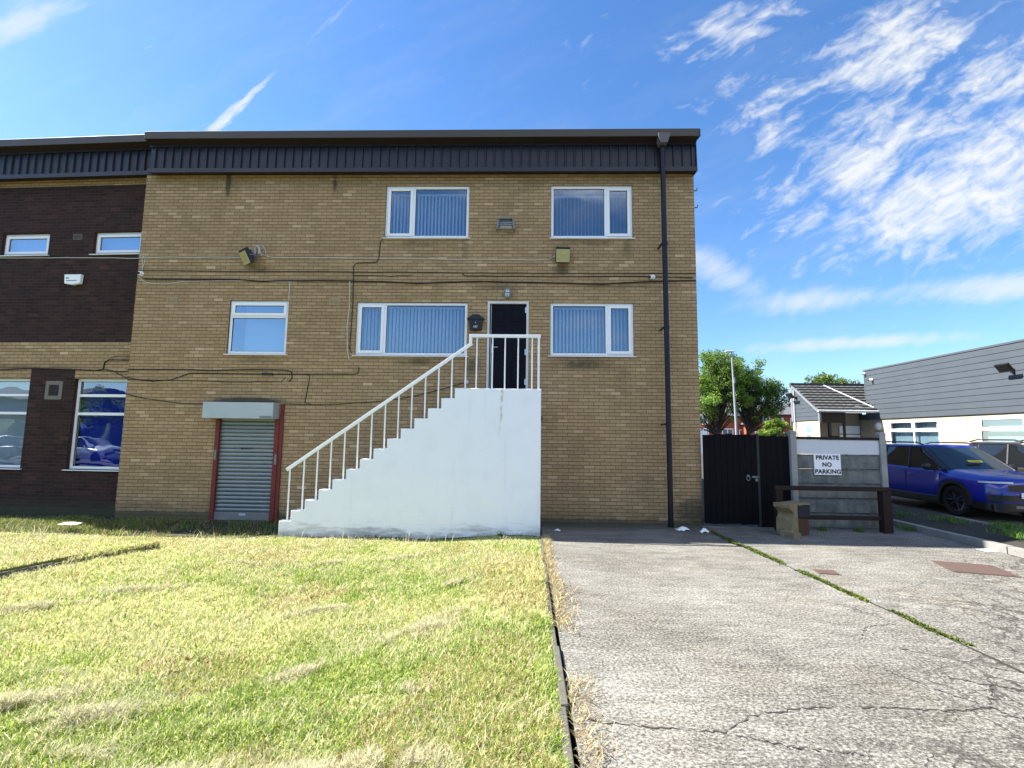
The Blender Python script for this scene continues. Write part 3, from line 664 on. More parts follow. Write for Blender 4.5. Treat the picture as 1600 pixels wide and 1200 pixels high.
def bars(m, x0, x1, z0, z1, w, ya, yb):
    """a rectangular frame of four bars butted together"""
    m.box(x0, x0+w, ya, yb, z0, z1); m.box(x1-w, x1, ya, yb, z0, z1)
    m.box(x0+w, x1-w, ya, yb, z0, z0+w); m.box(x0+w, x1-w, ya, yb, z1-w, z1); return m
def slats(par, x0, x1, z0, z1, y, ang=38, pitch=0.082, w=0.089, mat=None, gappy=0.0):
    m = MB(); n = int((x1-x0)/pitch)
    for i in range(n+1):
        cx = x0 + (i+.5)*(x1-x0)/(n+1); a = R(ang + random.uniform(-4, 4)); dx, dy = math.cos(a)*w/2, math.sin(a)*w/2
        k = random.uniform(-.004, .004)
        m.quad((cx-dx, y-dy, z0+0.02), (cx, y+0.004, z0+0.02), (cx+k, y+0.004, z1), (cx-dx+k, y-dy, z1), smooth=True)
        m.quad((cx, y+0.004, z0+0.02), (cx+dx, y+dy, z0+0.02), (cx+dx+k, y+dy, z1), (cx+k, y+0.004, z1), smooth=True)
    m.box(x0, x1, y-0.02, y+0.02, z1, z1+0.03)
    return m.build('blind', mat or M_SLAT, par)
def window(parent, x0, x1, z0, z1, y=0.035, split=(), trans=(), opener=None, blind='slat', ang=38, glass_mat=None, sub=None, sill=True, pitch=0.082, bm=None, label=None, slat_w=0.089, head=0.0, fr=None):
    """plastic framed window: frame, opening light, panes, sill and blind"""
    e = 0.004; w = 0.058
    f = MB(); bars(f, x0+e, x1-e, z0+e, z1-e, w, y, y+0.065)
    for s in split: f.box(s-0.034, s+0.034, y+0.001, y+0.064, z0+e+w, z1-e-w)
    edges = [x0+e+w] + [v for s in split for v in (s-0.034, s+0.034)] + [x1-e-w]; cells = list(zip(edges[0::2], edges[1::2]))
    for t in trans:
        for a, b in cells: f.box(a, b, y+0.002, y+0.063, t-0.032, t+0.032)
    o = f.build('window', fr or M_PVC, parent, bevel=0.005)
    if label: o['label'] = label
    zed = [z0+e+w] + [v for t in trans for v in (t-0.032, t+0.032)] + [z1-e-w]; zc = list(zip(zed[0::2], zed[1::2]))
    for i, (a, b) in enumerate(cells):
        for k, (c, d) in enumerate(zc):
            if opener and (i, k) in opener:
                s = MB(); bars(s, a-0.012, b+0.012, c-0.012, d+0.012, 0.062, y-0.018, y+0.045); s.build('sash', fr or M_PVC, o, bevel=0.006)
                a2, b2, c2, d2 = a+0.05, b-0.05, c+0.05, d-0.05; yy = y+0.012
            else: a2, b2, c2, d2 = a, b, c, d; yy = y+0.03
            g = MB(); bars(g, a2-0.001, b2+0.001, c2-0.001, d2+0.001, 0.012, yy-0.006, yy+0.004); g.build('gasket', M_BLACK, o)
            g = MB(); g.quad((a2, yy, c2), (b2, yy, c2), (b2, yy, d2), (a2, yy, d2)); g.build('glass', glass_mat or M_GLASS, o, fix=False)
    if sub is not None:
        s = MB(); s.box(x0-0.002, x0+0.003, y-0.03, y+0.1, z0, z1); s.box(x0, x1, y-0.03, y+0.1, z1-0.003, z1+0.002); s.build('subframe', sub, o)
    if sill:
        s = MB(); s.prism([(-0.045+min(0, 0), z0-0.028), (y+0.06, z0-0.022), (y+0.06, z0+0.004), (-0.045, z0-0.012)], x0-0.045, x1+0.045, 'yz'); s.build('sill', M_PVC, o, bevel=0.003)
    yb = y + 0.17
    if blind == 'slat': slats(o, x0+0.03, x1-0.03, z0+0.02, z1-0.09-head, yb, ang, pitch, slat_w, bm)
    elif blind == 'roller':
        s = MB(); s.box(x0+0.22, x1-0.02, yb+0.09, yb+0.095, z0+0.02, z1-0.02); s.build('blind', bm or M_CURT, o)
    elif blind == 'sheet':
        s = MB(); s.box(x0+0.02, x1-0.02, yb+0.01, yb+0.015, z0+0.02, z1-0.02); s.build('blind', bm or M_CURT, o)
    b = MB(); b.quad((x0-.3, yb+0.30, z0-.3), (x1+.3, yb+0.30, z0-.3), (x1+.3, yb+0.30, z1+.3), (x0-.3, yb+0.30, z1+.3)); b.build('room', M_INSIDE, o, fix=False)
    return o
def ribbed(parent, x0, x1, z0, z1, y, pitch=0.2, name='cladding', mat=None):
    """profiled steel sheet with trapezoidal ribs"""
    m = MB(); rows = [[], []]; x = x0; k = 0
    P = []
    while x < x1:
        P += [(x, y), (x+pitch*0.50, y), (x+pitch*0.57, y-0.036), (x+pitch*0.66, y-0.036), (x+pitch*0.73, y-0.0), ]; x += pitch
    P = [p for p in P if p[0] <= x1] + [(x1, y)]
    P = sorted(set(P))
    for a, b in zip(P, P[1:]): m.quad((a[0], a[1], z0), (b[0], b[1], z0), (b[0], b[1], z1), (a[0], a[1], z1))
    return m.build(name, mat or M_CLAD, parent, fix=False)

# ---- the tan brick block -------------------------------------------------
LFT, RGT, TOP = -8.90, 3.715, 8.4
B = thing('office_building', 'three storey tan brick block with dark ribbed parapet and white windows, behind the white staircase', 'building')
W_UL = (-3.255, -1.343, 6.235, 7.47); W_UR = (0.51, 2.34, 6.235, 7.47); W_LL = (-6.70, -5.36, 3.545, 4.765); W_M = (-3.81, -1.325, 3.54, 4.74); W_R = (0.508, 2.335, 3.565, 4.745)
DOOR = (-0.885, 0.035, 2.70, 4.775); SHUT = (-6.80, -5.36, -0.08, 2.10)
wall(B, 'wall', LFT, RGT, -0.2, TOP-0.5, [W_UL, W_UR, W_LL, W_M, W_R, DOOR, SHUT], [M_TAN], depth=0.14)
m = MB(); m.quad((RGT, 0, -.05), (RGT, 13, -.05), (RGT, 13, TOP-.45), (RGT, 0, TOP-.45)); m.quad((LFT, 13, -.05), (LFT, 0, -.05), (LFT, 0, TOP-.45), (LFT, 13, TOP-.45)); m.quad((RGT, 13, -.05), (LFT, 13, -.05), (LFT, 13, TOP-.45), (RGT, 13, TOP-.45)); m.build('wall', M_TAN, B, fix=False)
m = MB(); m.box(LFT+.02, RGT-.02, 0.02, 12.9, TOP-0.46, TOP-0.44); m.build('roof', M_ROOFF, B)
def parapet(par, x0, x1, dz, right_end=True):
    """ribbed steel band with a coping that flares out above and a soffit below"""
    ribbed(par, x0, x1, 7.78+dz, 8.32+dz, -0.18)
    m = MB(); m.prism([(-0.235, 7.68+dz), (-0.20, 7.68+dz), (-0.172, 7.775+dz), (-0.172, 7.785+dz), (-0.225, 7.785+dz)], x0, x1, 'yz'); m.build('cladding_trim', M_CLAD, par)
    m = MB(); m.prism([(-0.225, 8.30+dz), (-0.172, 8.30+dz), (-0.172, 8.345+dz), (-0.225, 8.345+dz)], x0, x1, 'yz'); m.build('cladding_trim', M_CLAD, par)
    m = MB(); m.quad((x0, -0.234, 7.682+dz), (x1, -0.234, 7.682+dz), (x1, 0.0, 7.735+dz), (x0, 0.0, 7.735+dz)); m.build('soffit', M_SOFF, par, fix=False)
    m = MB(); m.quad((x0, -.223, 8.342+dz), (x1, -.223, 8.342+dz), (x1, -0.415, 8.385+dz), (x0, -0.415, 8.385+dz)); m.build('soffit', M_SOFF, par, fix=False)
    m = MB(); m.prism([(-0.425, 8.375+dz), (-0.42, 8.555+dz), (-0.1, 8.585+dz), (0.3, 8.585+dz), (0.3, 8.40+dz), (-0.26, 8.40+dz)], x0, x1, 'yz'); m.build('coping', M_COPE, par, bevel=0.006)
parapet(B, LFT+0.20, RGT-0.005, 0.0)
m = MB(); m.prism([(-0.235, 7.68), (0.0, 7.70), (13, 7.70), (13, 8.40), (-0.20, 8.40)], RGT-0.003, RGT+0.012, 'yz'); m.prism([(-0.42, 8.375), (-0.42, 8.55), (13, 8.58), (13, 8.41), (-0.2, 8.41)], RGT-0.003, RGT+0.03, 'yz'); m.build('end_cladding', M_CLAD, B)
m = MB(); m.box(LFT, RGT, 0.0, 13, 8.36, 8.39); m.build('roof', M_ROOFF, B)
window(B, *W_UL, split=(-2.614,), opener={(0, 0)}, ang=50, slat_w=.05, label='upper left window of two lights with a narrow opening light on its left', head=0.05)
window(B, *W_UR, split=(1.749,), opener={(1, 0)}, ang=55, slat_w=.035, label='upper right window, its blinds nearly closed and dark', glass_mat=M_GLASSD, head=0.1)
window(B, *W_M, split=(-3.177,), opener={(0, 0)}, ang=42, slat_w=.060, label='wide window left of the black door')
window(B, *W_R, split=(1.757,), opener={(1, 0)}, ang=40, slat_w=.060, label='window right of the black door')
window(B, *W_LL, trans=(4.403,), opener={(0, 1)}, blind='roller', sub=M_MAROON, label='plain window above the roller shutter with a top light', glass_mat=M_GLASSF)
# entrance door
a, b, c, d = DOOR
f = MB(); bars(f, a+.003, b-.003, c-0.06, d-.003, 0.05, 0.0, 0.075); dr = f.build('door', plain('pale_door_frame', (0.62, 0.60, 0.58), 0.5), B, bevel=0.004); dr['label'] = 'black six panel entrance door in a white frame'
m = MB(); m.box(a+.055, b-.055, 0.045, 0.085, c, d-.055)
for zz0, zz1 in ((2.85, 3.50), (3.60, 4.25), (4.33, 4.62)):
    for xx0, xx1 in ((a+.14, a+.40), (b-.40, b-.14)):
        bars(m, xx0, xx1, zz0, zz1, 0.025, 0.033, 0.045); m.box(xx0+.05, xx1-.05, 0.036, 0.045, zz0+.05, zz1-.05)
m.build('panel', M_DOOR, dr, bevel=0.004)
m = MB(); m.box(a+.078, a+.09, 0.035, 0.045, c, d-.06); m.build('edge_strip', M_LGREY, dr)
for zz in (2.92, 3.58, 4.52):
    m = MB(); m.box(b-.085, b-.06, 0.02, 0.044, zz, zz+.12); m.tube([(b-.06, 0.018, zz-.01), (b-.06, 0.018, zz+.13)], 0.009); m.build('hinge', M_STEEL, dr)
m = MB(); m.box(a+.105, a+.135, 0.03, 0.045, 3.62, 3.82); m.tube([(a+.12, 0.045, 3.74), (a+.12, -0.005, 3.74), (a+.24, -0.008, 3.74)], 0.010); m.build('handle', M_STEEL, dr)
# roller shutter door
a, b, c, d = SHUT
rows = []
for i in range(24*6+1):
    z = 0.10 + (2.13-0.10)*i/(24*6); ph = (i % 6)/6
    rows.append([(xx, 0.022 - 0.014*math.sin(ph*math.pi) + (0.016 if i % 6 == 0 else 0), z) for xx in (a+.10, b-.12)])
m = MB(); m.grid(rows, smooth=False); sh = m.build('shutter_door', M_GALV, B, fix=False); sh['label'] = 'grey roller shutter in worn red frame at ground level'
m = MB(); m.box(a+.01, a+.10, -0.05, 0.06, -.1, 2.09); m.build('frame_post', M_REDP, sh, bevel=0.006)
m = MB(); m.box(b-.12, b-.02, -0.05, 0.06, -.1, 2.09); m.box(b-.02, b+.06, -0.035, 0.0, -.1, 2.44); m.build('frame_post', M_REDP, sh, bevel=0.006)
m = MB(); m.box(a+.10, b-.12, -0.012, 0.03, -0.07, 0.10); m.build('bottom_bar', M_GREYM, sh)
m = MB(); m.box((a+b)/2-.07, (a+b)/2+.07, -0.02, -0.012, 0.03, 0.075); m.build('number_plate', M_LGREY, sh)
m = MB(); m.prism([(-0.27, 2.10), (0.0, 2.10), (0.0, 2.45), (-0.27, 2.45)], a-.16, b-.06, 'yz'); m.build('shutter_box', M_BOX, sh, bevel=0.008)
m = MB(); m.box(b-.34, b-.08, -0.276, -0.271, 2.115, 2.16); m.build('label_plate', M_GREYM, sh)
for x_, z_ in ((a+.03, 1.20), (b-.075, 1.12)):
    m = MB(); m.box(x_, x_+.045, -0.06, -0.05, z_, z_+.22); m.build('lock_plate', M_GREYM, sh, bevel=0.003)
m = MB()
for k, (dx, ww) in enumerate(((-.13, .03), (-.08, .018), (-.04, .018), (0.0, .02), (.05, .015), (.10, .02))): m.box(-6.08+dx, -6.08+dx+ww, -0.002, 0.004, 1.44+.01*(k % 2), 1.475)
m.box(-6.21, -5.96, -0.001, 0.004, 1.452, 1.458)
m.build('scrawl', M_BLACK, sh)
# rain pipe with hopper
m = MB(); m.tube([(2.945, -0.30, 8.22), (2.955, -0.30, 5), (2.965, -0.30, -0.02)], 0.055, 14); pp = m.build('drain_pipe', M_PIPE, B)
for zz in (5.95, 4.1, 2.05): 
    m = MB(); m.tube([(2.957, -0.30, zz), (2.957, -0.30, zz+.07)], 0.064, 14); m.box(2.88, 2.91, -0.28, 0.0, zz+.02, zz+.05); m.build('pipe_bracket', M_PIPE, pp)
m = MB(); m.prism([(2.82, 8.36), (2.87, 8.21), (3.02, 8.21), (3.07, 8.36), (3.07, 8.43), (2.82, 8.43)], -0.47, -0.24); m.build('hopper', M_HOPPER, B, bevel=0.006)
# air bricks in the wall
for (x0, x1, z0, z1) in ((-8.15, -7.925, 4.69, 4.835), (-4.435, -4.21, 4.67, 4.82)):
    m = MB(); bars(m, x0, x1, z0, z1, 0.018, -0.006, 0.004)
    for k in range(5): m.box(x0+.018, x1-.018, -0.003, 0.004, z0+.03+k*.022, z0+.04+k*.022)
    m.box(x0+.018, x1-.018, 0.001, 0.003, z0+.018, z1-.018); m.build('air_brick', plain('buff_air_brick', (0.33, 0.27, 0.17), 0.8), B)
def cable(pts, r=0.009, mat=None, y=-0.012, wob=0.006, label=None, par=None):
    P = []
    for (x0, z0), (x1, z1) in zip(pts, pts[1:]):
        n = max(1, int(math.hypot(x1-x0, z1-z0)/0.35))
        for i in range(n): t = i/n; P.append((x0+(x1-x0)*t, y, z0+(z1-z0)*t + (random.uniform(-wob, wob) if i else 0)))
    P.append((pts[-1][0], y, pts[-1][1])); m = MB(); m.tube(P, r*.8, 6)
    o = m.build('cable', mat or M_CABB, par or B)
    if label: o['label'] = label
    return o
cable([(-8.9, 5.76), (-6.4, 5.765)], .010, M_CABW, label='thin white cable'); cable([(-5.97, 5.95), (-5.95, 5.80), (-5.8, 5.765), (-3.24, 5.745), (-1.79, 5.725), (0.45, 5.72), (0.56, 5.79), (0.64, 5.80)], .010, M_CABW, label='thin white cable')
cable([(-6.02, 5.80), (-6.12, 5.98), (-6.05, 6.05), (-5.97, 5.95)], .010, M_CABW, -.03)
cable([(-8.9, 5.455), (-6.89, 5.43), (-5.42, 5.44), (-3.81, 5.43), (-1.78, 5.42), (0.5, 5.41), (3.70, 5.42)], .009)
cable([(-1.45, 5.41), (-1.44, 5.37), (-1.36, 5.345), (0.51, 5.335), (2.48, 5.35), (3.64, 5.32)], .010)
cable([(-8.73, 5.25), (-7.17, 5.24), (-6.58, 5.24), (-5.99, 5.20), (-5.11, 5.22), (-4.09, 5.22), (-3.22, 5.205), (-2.42, 5.165), (-1.78, 5.20), (-0.92, 5.22), (0.51, 5.19), (1.64, 5.165), (2.48, 5.22), (3.70, 5.26)], .017, y=-.02)
cable([(-8.85, 5.30), (-8.73, 5.19), (-8.5, 5.135), (-8.2, 5.13), (-7.85, 5.19), (-7.0, 5.21), (-6.6, 5.22), (-5.6, 5.19), (-5.2, 5.19)], .008, M_CABW)
cable([(-3.18, 6.24), (-3.28, 6.24), (-3.34, 6.12), (-3.36, 5.72), (-3.42, 5.65), (-3.85, 5.64), (-3.92, 5.58), (-3.90, 4.62), (-3.92, 3.68), (-3.88, 3.58)], .011)
cable([(-3.91, 5.345), (-3.15, 5.34), (-3.05, 5.32), (-2.95, 5.345), (-2.6, 5.345)], .008)
cable([(-3.99, 5.21), (-3.97, 4.62), (-4.0, 4.2), (-3.97, 3.68), (-3.92, 3.42)], .010, M_CABW, y=-.025); cable([(-5.36, 5.21), (-5.355, 4.77)], .011, M_CABW)
cable([(-8.9, 3.17), (-7.88, 3.18), (-7.01, 3.165), (-6.0, 3.195), (-5.28, 3.185), (-5.19, 3.14), (-5.18, 2.99), (-5.24, 2.94)], .013)
cable([(-8.9, 3.0), (-8.6, 2.93), (-8.29, 2.91), (-7.89, 2.95), (-7.48, 3.095), (-6.86, 3.10), (-5.7, 3.095), (-4.84, 3.10), (-3.78, 3.11), (-3.70, 3.15), (-3.69, 3.26)], .011)
cable([(-8.9, 2.95), (-7.42, 2.93), (-6.55, 2.91), (-5.41, 2.93), (-5.32, 3.03)], .008); cable([(-8.9, 2.62), (-8.48, 2.53), (-7.67, 2.43), (-7.0, 2.42)], .009)
cable([(-5.30, 2.44), (-4.66, 2.43), (-4.1, 2.45), (-3.11, 2.53), (-2.41, 2.65), (-1.71, 2.84), (-1.32, 2.96)], .009); cable([(-4.86, 3.09), (-4.78, 3.06), (-4.80, 2.88), (-4.86, 2.46), (-4.75, 2.45)], .009)
cable([(-8.9, 5.80), (-8.82, 5.82), (-8.74, 5.70), (-8.80, 5.45)], .008, M_CABW); cable([(-8.80, 5.78), (-8.79, 5.40)], .007, M_CABW)
m = MB(); m.box(-5.85, -5.60, -0.05, -0.004, 3.07, 3.12); m.build('cable_joint', M_BLACK, B, bevel=0.01)
m = MB(); m.box(-1.36, -1.26, -0.05, -0.004, 2.92, 3.0); m.build('cable_joint', M_LGREY, B, bevel=0.01)
m = MB(); m.box(0.285, 0.345, -0.07, 0.0, 2.13, 2.24); m.build('bracket', M_BLACK, B, bevel=0.006)
for zz in (7.35, 6.95): 
    m = MB(); m.tube([(RGT-.01, 0.02, zz), (RGT+.07, 0.02, zz), (RGT+.08, 0.02, zz+.06)], 0.012, 6); m.build('bracket', M_BLACK, B)

# ---- things fixed on the tan wall ---------------------------------------
L = thing('letterbox', 'black wall letterbox with arched lid beside the entrance door', 'letterbox', (-1.13, 0, 4.10))
m = MB(); m.prism([(-.125, .0), (.125, .0), (.15, .25), (-.15, .25)], -0.115, -0.004); m.build('body', M_BLACK, L, bevel=0.006)
m = MB(); m.prism([(-.19, .235), (.19, .235), (.185, .265), (.11, .30), (.075, .345), (-.075, .345), (-.11, .30), (-.185, .265)], -0.135, -0.003); m.build('lid', M_BLACK, L, bevel=0.005)
m = MB(); m.tube([(0, -0.118, .165), (0, -0.126, .165)], 0.011, 10); m.build('lock', M_STEEL, L)
m = MB()
for k in range(5): m.tube([(-.045+.018*k, -.118, .055+.012*math.sin(k*2)), (-.03+.018*k, -.118, .085-.01*math.cos(k*2))], 0.005, 5)
m.tube([(-.05, -.118, .06), (0, -.118, .045), (.05, -.118, .06), (.04, -.118, .09), (0, -.118, .10), (-.04, -.118, .09), (-.05, -.118, .06)], .004, 5); m.build('emblem', M_STEEL, L)
L = thing('bulkhead_light', 'small oval caged bulkhead light directly above the black door', 'wall light', (-0.445, 0, 4.945))
def oval(rx, rz, n=24): return [(rx*math.cos(k*2*math.pi/n), rz*math.sin(k*2*math.pi/n)) for k in range(n)]
m = MB(); m.prism(oval(.085, .125), -0.055, -0.003); m.build('base', plain('verdigris_metal', (0.16, 0.20, 0.18), 0.6), L, bevel=0.01)
m = MB(); sphere(m, (0, -.05, 0), .052, .05, .092, 16, 10); m.build('lens', M_LAMPC, L)
m = MB(); m.tube([(0, -.05, -.115), (0, -.108, -.05), (0, -.112, .05), (0, -.05, .115)], .008, 6); m.tube([(-.075, -.05, 0), (-.03, -.108, 0), (.03, -.108, 0), (.075, -.05, 0)], .008, 6); m.build('cage', M_GREYM, L)
L = thing('security_light', 'weathered grey square flood lamp with slatted front between the two upper windows', 'wall light', (-0.50, 0, 6.37))
m = MB(); m.prism([(-.205, 0), (.205, 0), (.175, .245), (-.175, .245)], -0.05, -0.003); m.prism([(-.165, .03), (.165, .03), (.13, .10), (-.13, .10)], -.12, -.05); m.build('base', plain('weathered_lamp_body', (0.30, 0.27, 0.22), 0.7), L, bevel=0.006)
m = MB(); m.prism([(-.155, .11), (.155, .11), (.14, .225), (-.14, .225)], -0.10, -0.05); m.build('lens', plain('silver_reflector', (0.7, 0.72, 0.75), 0.2, metal=0.7), L)
m = MB(); m.prism([(-.205, .0), (-.165, .0), (-.14, .25), (-.18, .25)], -.17, -.05); m.prism([(.165, 0), (.205, 0), (.18, .25), (.14, .25)], -.17, -.05); m.prism([(-.19, .235), (.19, .235), (.18, .265), (-.18, .265)], -.18, -.003)
for k in range(3): m.box(-.15, .15, -.122, -.104, .115+.036*k, .130+.036*k)
m.build('guard', M_GREYM, L, bevel=0.005)
def floodlight(label, loc, rz, tilt, back):
    L = thing('floodlight', label, 'floodlight', loc, rz, 'floodlights on the tan wall')
    u = Vector((0, -math.cos(R(tilt)), math.sin(R(tilt)))); v = Vector((0, math.sin(R(tilt)), math.cos(R(tilt)))); c = Vector((0, -back, 0))
    m = MB(); m.obox(c, (1,0,0), u, v, .155, .05, .165); m.obox(c-u*.07, (1,0,0), u, v, .11, .03, .11)
    for k in range(5): m.obox(c-u*.115+v*(-.08+.04*k), (1,0,0), u, v, .10, .02, .006)
    m.build('housing', M_BLACK, L, bevel=.008)
    m = MB(); m.obox(c+u*.056, (1,0,0), u, v, .15, .007, .115); m.build('lens', M_YEL, L, bevel=.004)
    m = MB(); m.obox(c+u*.058-v*.14, (1,0,0), u, v, .145, .010, .024); m.build('sensor_cover', plain('cream_plastic', (0.42, 0.38, 0.20), 0.5), L, bevel=.004)
    m = MB(); m.tube([(-.165, -back, 0), (-.165, -back*.4, .06), (-.06, -.02, .10), (.06, -.02, .10), (.165, -back*.4, .06), (.165, -back, 0)], .010, 6); m.box(-.05, .05, -.03, -.003, .04, .17); m.build('bracket', M_GREYM, L)
    return L
f1 = floodlight('pale yellow floodlight turned to the left and tilted down, above the plain window', (-6.15, -.02, 5.72), R(-38), -30, .22)
m = MB(); m.tube([(.02, -.04, .10), (.02, -.07, .24), (.10, -.05, .28), (.16, -.02, .20), (.15, -.02, .08)], .014, 8); m.build('cable_loop', M_CABW, f1)
floodlight('square yellowed floodlight facing forward below the upper right window', (0.755, -.02, 5.78), R(4), -12, .14)
def camera_ball(label, loc, rz=0.0, group='small white security cameras', s=1.0):
    L = thing('security_camera', label, 'camera', loc, rz, group)
    m = MB(); m.tube([(0, -.002, 0), (0, -.035*s, 0)], .055*s, 14); m.build('mount', M_WHITE, L)
    m = MB(); sphere(m, (0, -.075*s, -.01), .05*s, .05*s, .05*s, 14, 10); m.build('housing', M_WHITE, L)
    m = MB(); m.tube([(.0, -.115*s, -.015), (.0, -.135*s, -.02)], .030*s, 12); m.build('lens', M_BLACK, L); return L
camera_ball('little ball security camera on the tan wall close to the dark brick wing', (-8.80, 0, 5.37), R(8))
camera_ball('little ball security camera on the tan wall just left of the drain pipe', (2.78, 0, 5.335), R(-55))

# ---- white staircase ------------------------------------------------------
S = thing('external_staircase', 'white painted masonry staircase with straight flight up to the black door', 'staircase', (0, 0, 0))
RZ = 2.69/14; TR = (4.345-1.101)/13; YF = -1.45
poly = [(-4.56, -0.2), (-4.56, RZ)] ; x = -4.345; poly.append((x, RZ))
for i in range(1, 14):
    poly += [(x, RZ*(i+1))]; x = min(-4.345 + TR*i, -1.101)
    if i < 13: poly += [(x, RZ*(i+1))]
poly += [(0.275, 2.69), (0.275, -0.2)]
m = MB(); m.prism(poly, YF, -0.005); m.build('stair_block', M_RENDER, S, bevel=0.012, fix=True)
m = MB(); yr = YF+.055
rail = [(-4.49, 1.115), (-1.075, 3.535), (-1.075, 3.70), (0.255, 3.70)]
def flat(m, p, q, h, t):
    a, b = Vector((p[0], yr, p[1])), Vector((q[0], yr, q[1])); d = (b-a); L_ = d.length; d.normalize(); n = Vector((-d.z, 0, d.x)); m.obox((a+b)/2, d, (0,1,0), n, L_/2, t/2, h/2)
flat(m, rail[0], (-1.05, 3.5525), .062, .045); flat(m, (-1.075, 3.53), (-1.075, 3.67), .056, .044); flat(m, (-1.103, 3.70), (0.262, 3.70), .060, .046)
hr = m.build('handrail', M_WHITE, S, bevel=.004)
sl = (3.5525-1.115)/(-1.05+4.49)
for i in range(14):
    xx = -4.415 + TR*i if i else -4.43
    if i > 12: continue
    zb = RZ*(i+1); zt = 1.115 + sl*(xx+4.49) - .03
    m = MB(); m.box(xx-.0125, xx+.0125, yr-.008, yr+.008, zb-.01, zt); m.build('baluster', M_WHITE, S, bevel=.002)
xx = -1.16; m = MB(); m.box(xx-.0125, xx+.0125, yr-.008, yr+.008, RZ*13-.0, 1.115+sl*(xx+4.49)-.03); m.build('baluster', M_WHITE, S, bevel=.002)
for xx in (-0.955, -0.655, -0.415, -0.165, 0.10):
    m = MB(); m.box(xx-.0125, xx+.0125, yr-.008, yr+.008, 2.685, 3.675); m.build('baluster', M_WHITE, S, bevel=.002)
m = MB(); m.box(.205, .245, yr-.02, yr+.02, 2.685, 3.672); m.build('end_post', M_WHITE, S, bevel=.003)

# ---- dark brick wing on the left ----------------------------------------
N = thing('neighbouring_building', 'dark brown brick wing with tan bands and slim white windows adjoining on the left', 'building', (-8.90, 0.20, 0), R(-2.7))
LW = -7.5
U2 = (-1.36, -0.12, 5.935, 6.48); U1 = (-3.72, -2.50, 5.935, 6.48); U0 = (-6.1, -4.88, 5.935, 6.48); LB = (-1.455, -0.13, 0.93, 2.985); LA = (-4.1, -2.57, 0.93, 2.985); LZ = (-6.8, -5.2, .93, 2.985)
def wmat(x, z):
    if z > 7.635 or 3.20 < z < 3.825: return 1
    if 2.985 < z < 3.20 and (x > -1.47 or x < -2.57): return 1
    return 0
wall(N, 'wall', LW, 0.25, -0.2, 8.1, [U0, U1, U2, LA, LB, LZ], [M_DARK, M_TAN2], wmat, cx=(-2.57, -1.47), cz=(7.635, 3.20, 3.825, 2.985), depth=0.16, reveal=0)
m = MB(); m.quad((LW, 0, -.1), (LW, 12, -.1), (LW, 12, 8.1), (LW, 0, 8.1)); m.quad((LW, 12, -.1), (0.2, 12, -.1), (.2, 12, 8.1), (LW, 12, 8.1)); m.build('wall', M_DARK, N, fix=False)
m = MB(); m.box(LW, .2, 0.02, 12, 8.28, 8.31); m.build('roof', M_ROOFF, N)
parapet(N, LW-.1, 0.17, 0.06)
for o, lb in ((U0, None), (U1, 'slim high window nearer the left edge'), (U2, 'slim high window next to the tan wall')): window(N, *o, y=.07, opener={(0, 0)}, blind='sheet', glass_mat=M_GLASSF, sub=M_MAROON, label=lb)
window(N, *LB, y=.08, trans=(2.60, 2.18)[::-1], blind='slat', bm=M_SLATB, ang=20, sub=M_MAROON, label='tall three part window with royal blue blinds')
window(N, *LA, y=.08, trans=(2.18, 2.60), blind='slat', ang=30, sub=M_MAROON, label='tall three part window with pale blinds at the left edge')
window(N, *LZ, y=.08, trans=(2.18, 2.60), blind='slat', ang=30, sub=M_MAROON)
m = MB(); bars(m, -2.16, -1.74, 2.50, 2.92, .085, -.012, .03); v = m.build('vent', plain('grey_vent_frame', (0.16, 0.145, 0.125), 0.7), N, bevel=.006)
m = MB(); m.box(-2.08, -1.82, .02, .03, 2.58, 2.84); m.build('recess', M_BLACK, v)
m = MB()
for k in range(6): m.prism([(-.004, 2.60+.042*k), (.018, 2.615+.042*k), (.018, 2.621+.042*k), (-.004, 2.606+.042*k)], -2.075, -1.825, 'yz')
m.build('louvre', plain('dark_louvre', (0.05, 0.05, 0.055), .5), v)
m = MB(); bars(m, -1.89, -1.66, 6.29, 6.43, .02, -.008, .004)
for k in range(4): m.box(-1.87, -1.68, -.004, .003, 6.315+.025*k, 6.328+.025*k)
m.build('air_brick', plain('brown_air_brick', (0.11, 0.10, 0.085), .7), N)
cable([(-7.4, 5.90), (-3.73, 5.875), (-2.0, 5.855), (-0.02, 5.81)], .010, M_CABW, par=N)
cable([(-7.4, 3.16), (-3.6, 3.175), (-2.5, 3.215), (-1.9, 3.20), (-.95, 3.17), (-.78, 3.20), (-.76, 3.36), (-.66, 3.42), (-.05, 3.41)], .016, par=N); cable([(-.78, 3.2), (-.55, 3.17), (-.2, 3.0), (0.0, 2.93)], .010, par=N); cable([(-.62, 3.47), (-.5, 3.5), (0, 3.5)], .008, par=N); cable([(-1.0, 3.17), (-.3, 3.14), (0.0, 3.18)], .009, par=N)
A = thing('alarm_box', 'white burglar alarm box on the dark brick of the left wing', 'alarm box', (-10.60, 0.268, 5.30), R(-2.7))
m = MB(); m.prism([(-.19, -.10), (-.05, -.115), (0, -.135), (.05, -.115), (.19, -.10), (.21, .12), (-.21, .12)], -.085, -.003); m.build('cover', M_WHITE, A, bevel=.012)
m = MB(); m.box(-.14, .12, -.090, -.086, -.035, -.022); m.box(-.16, -.08, -.089, -.086, .02, .04); m.build('slot', M_BLACK, A)
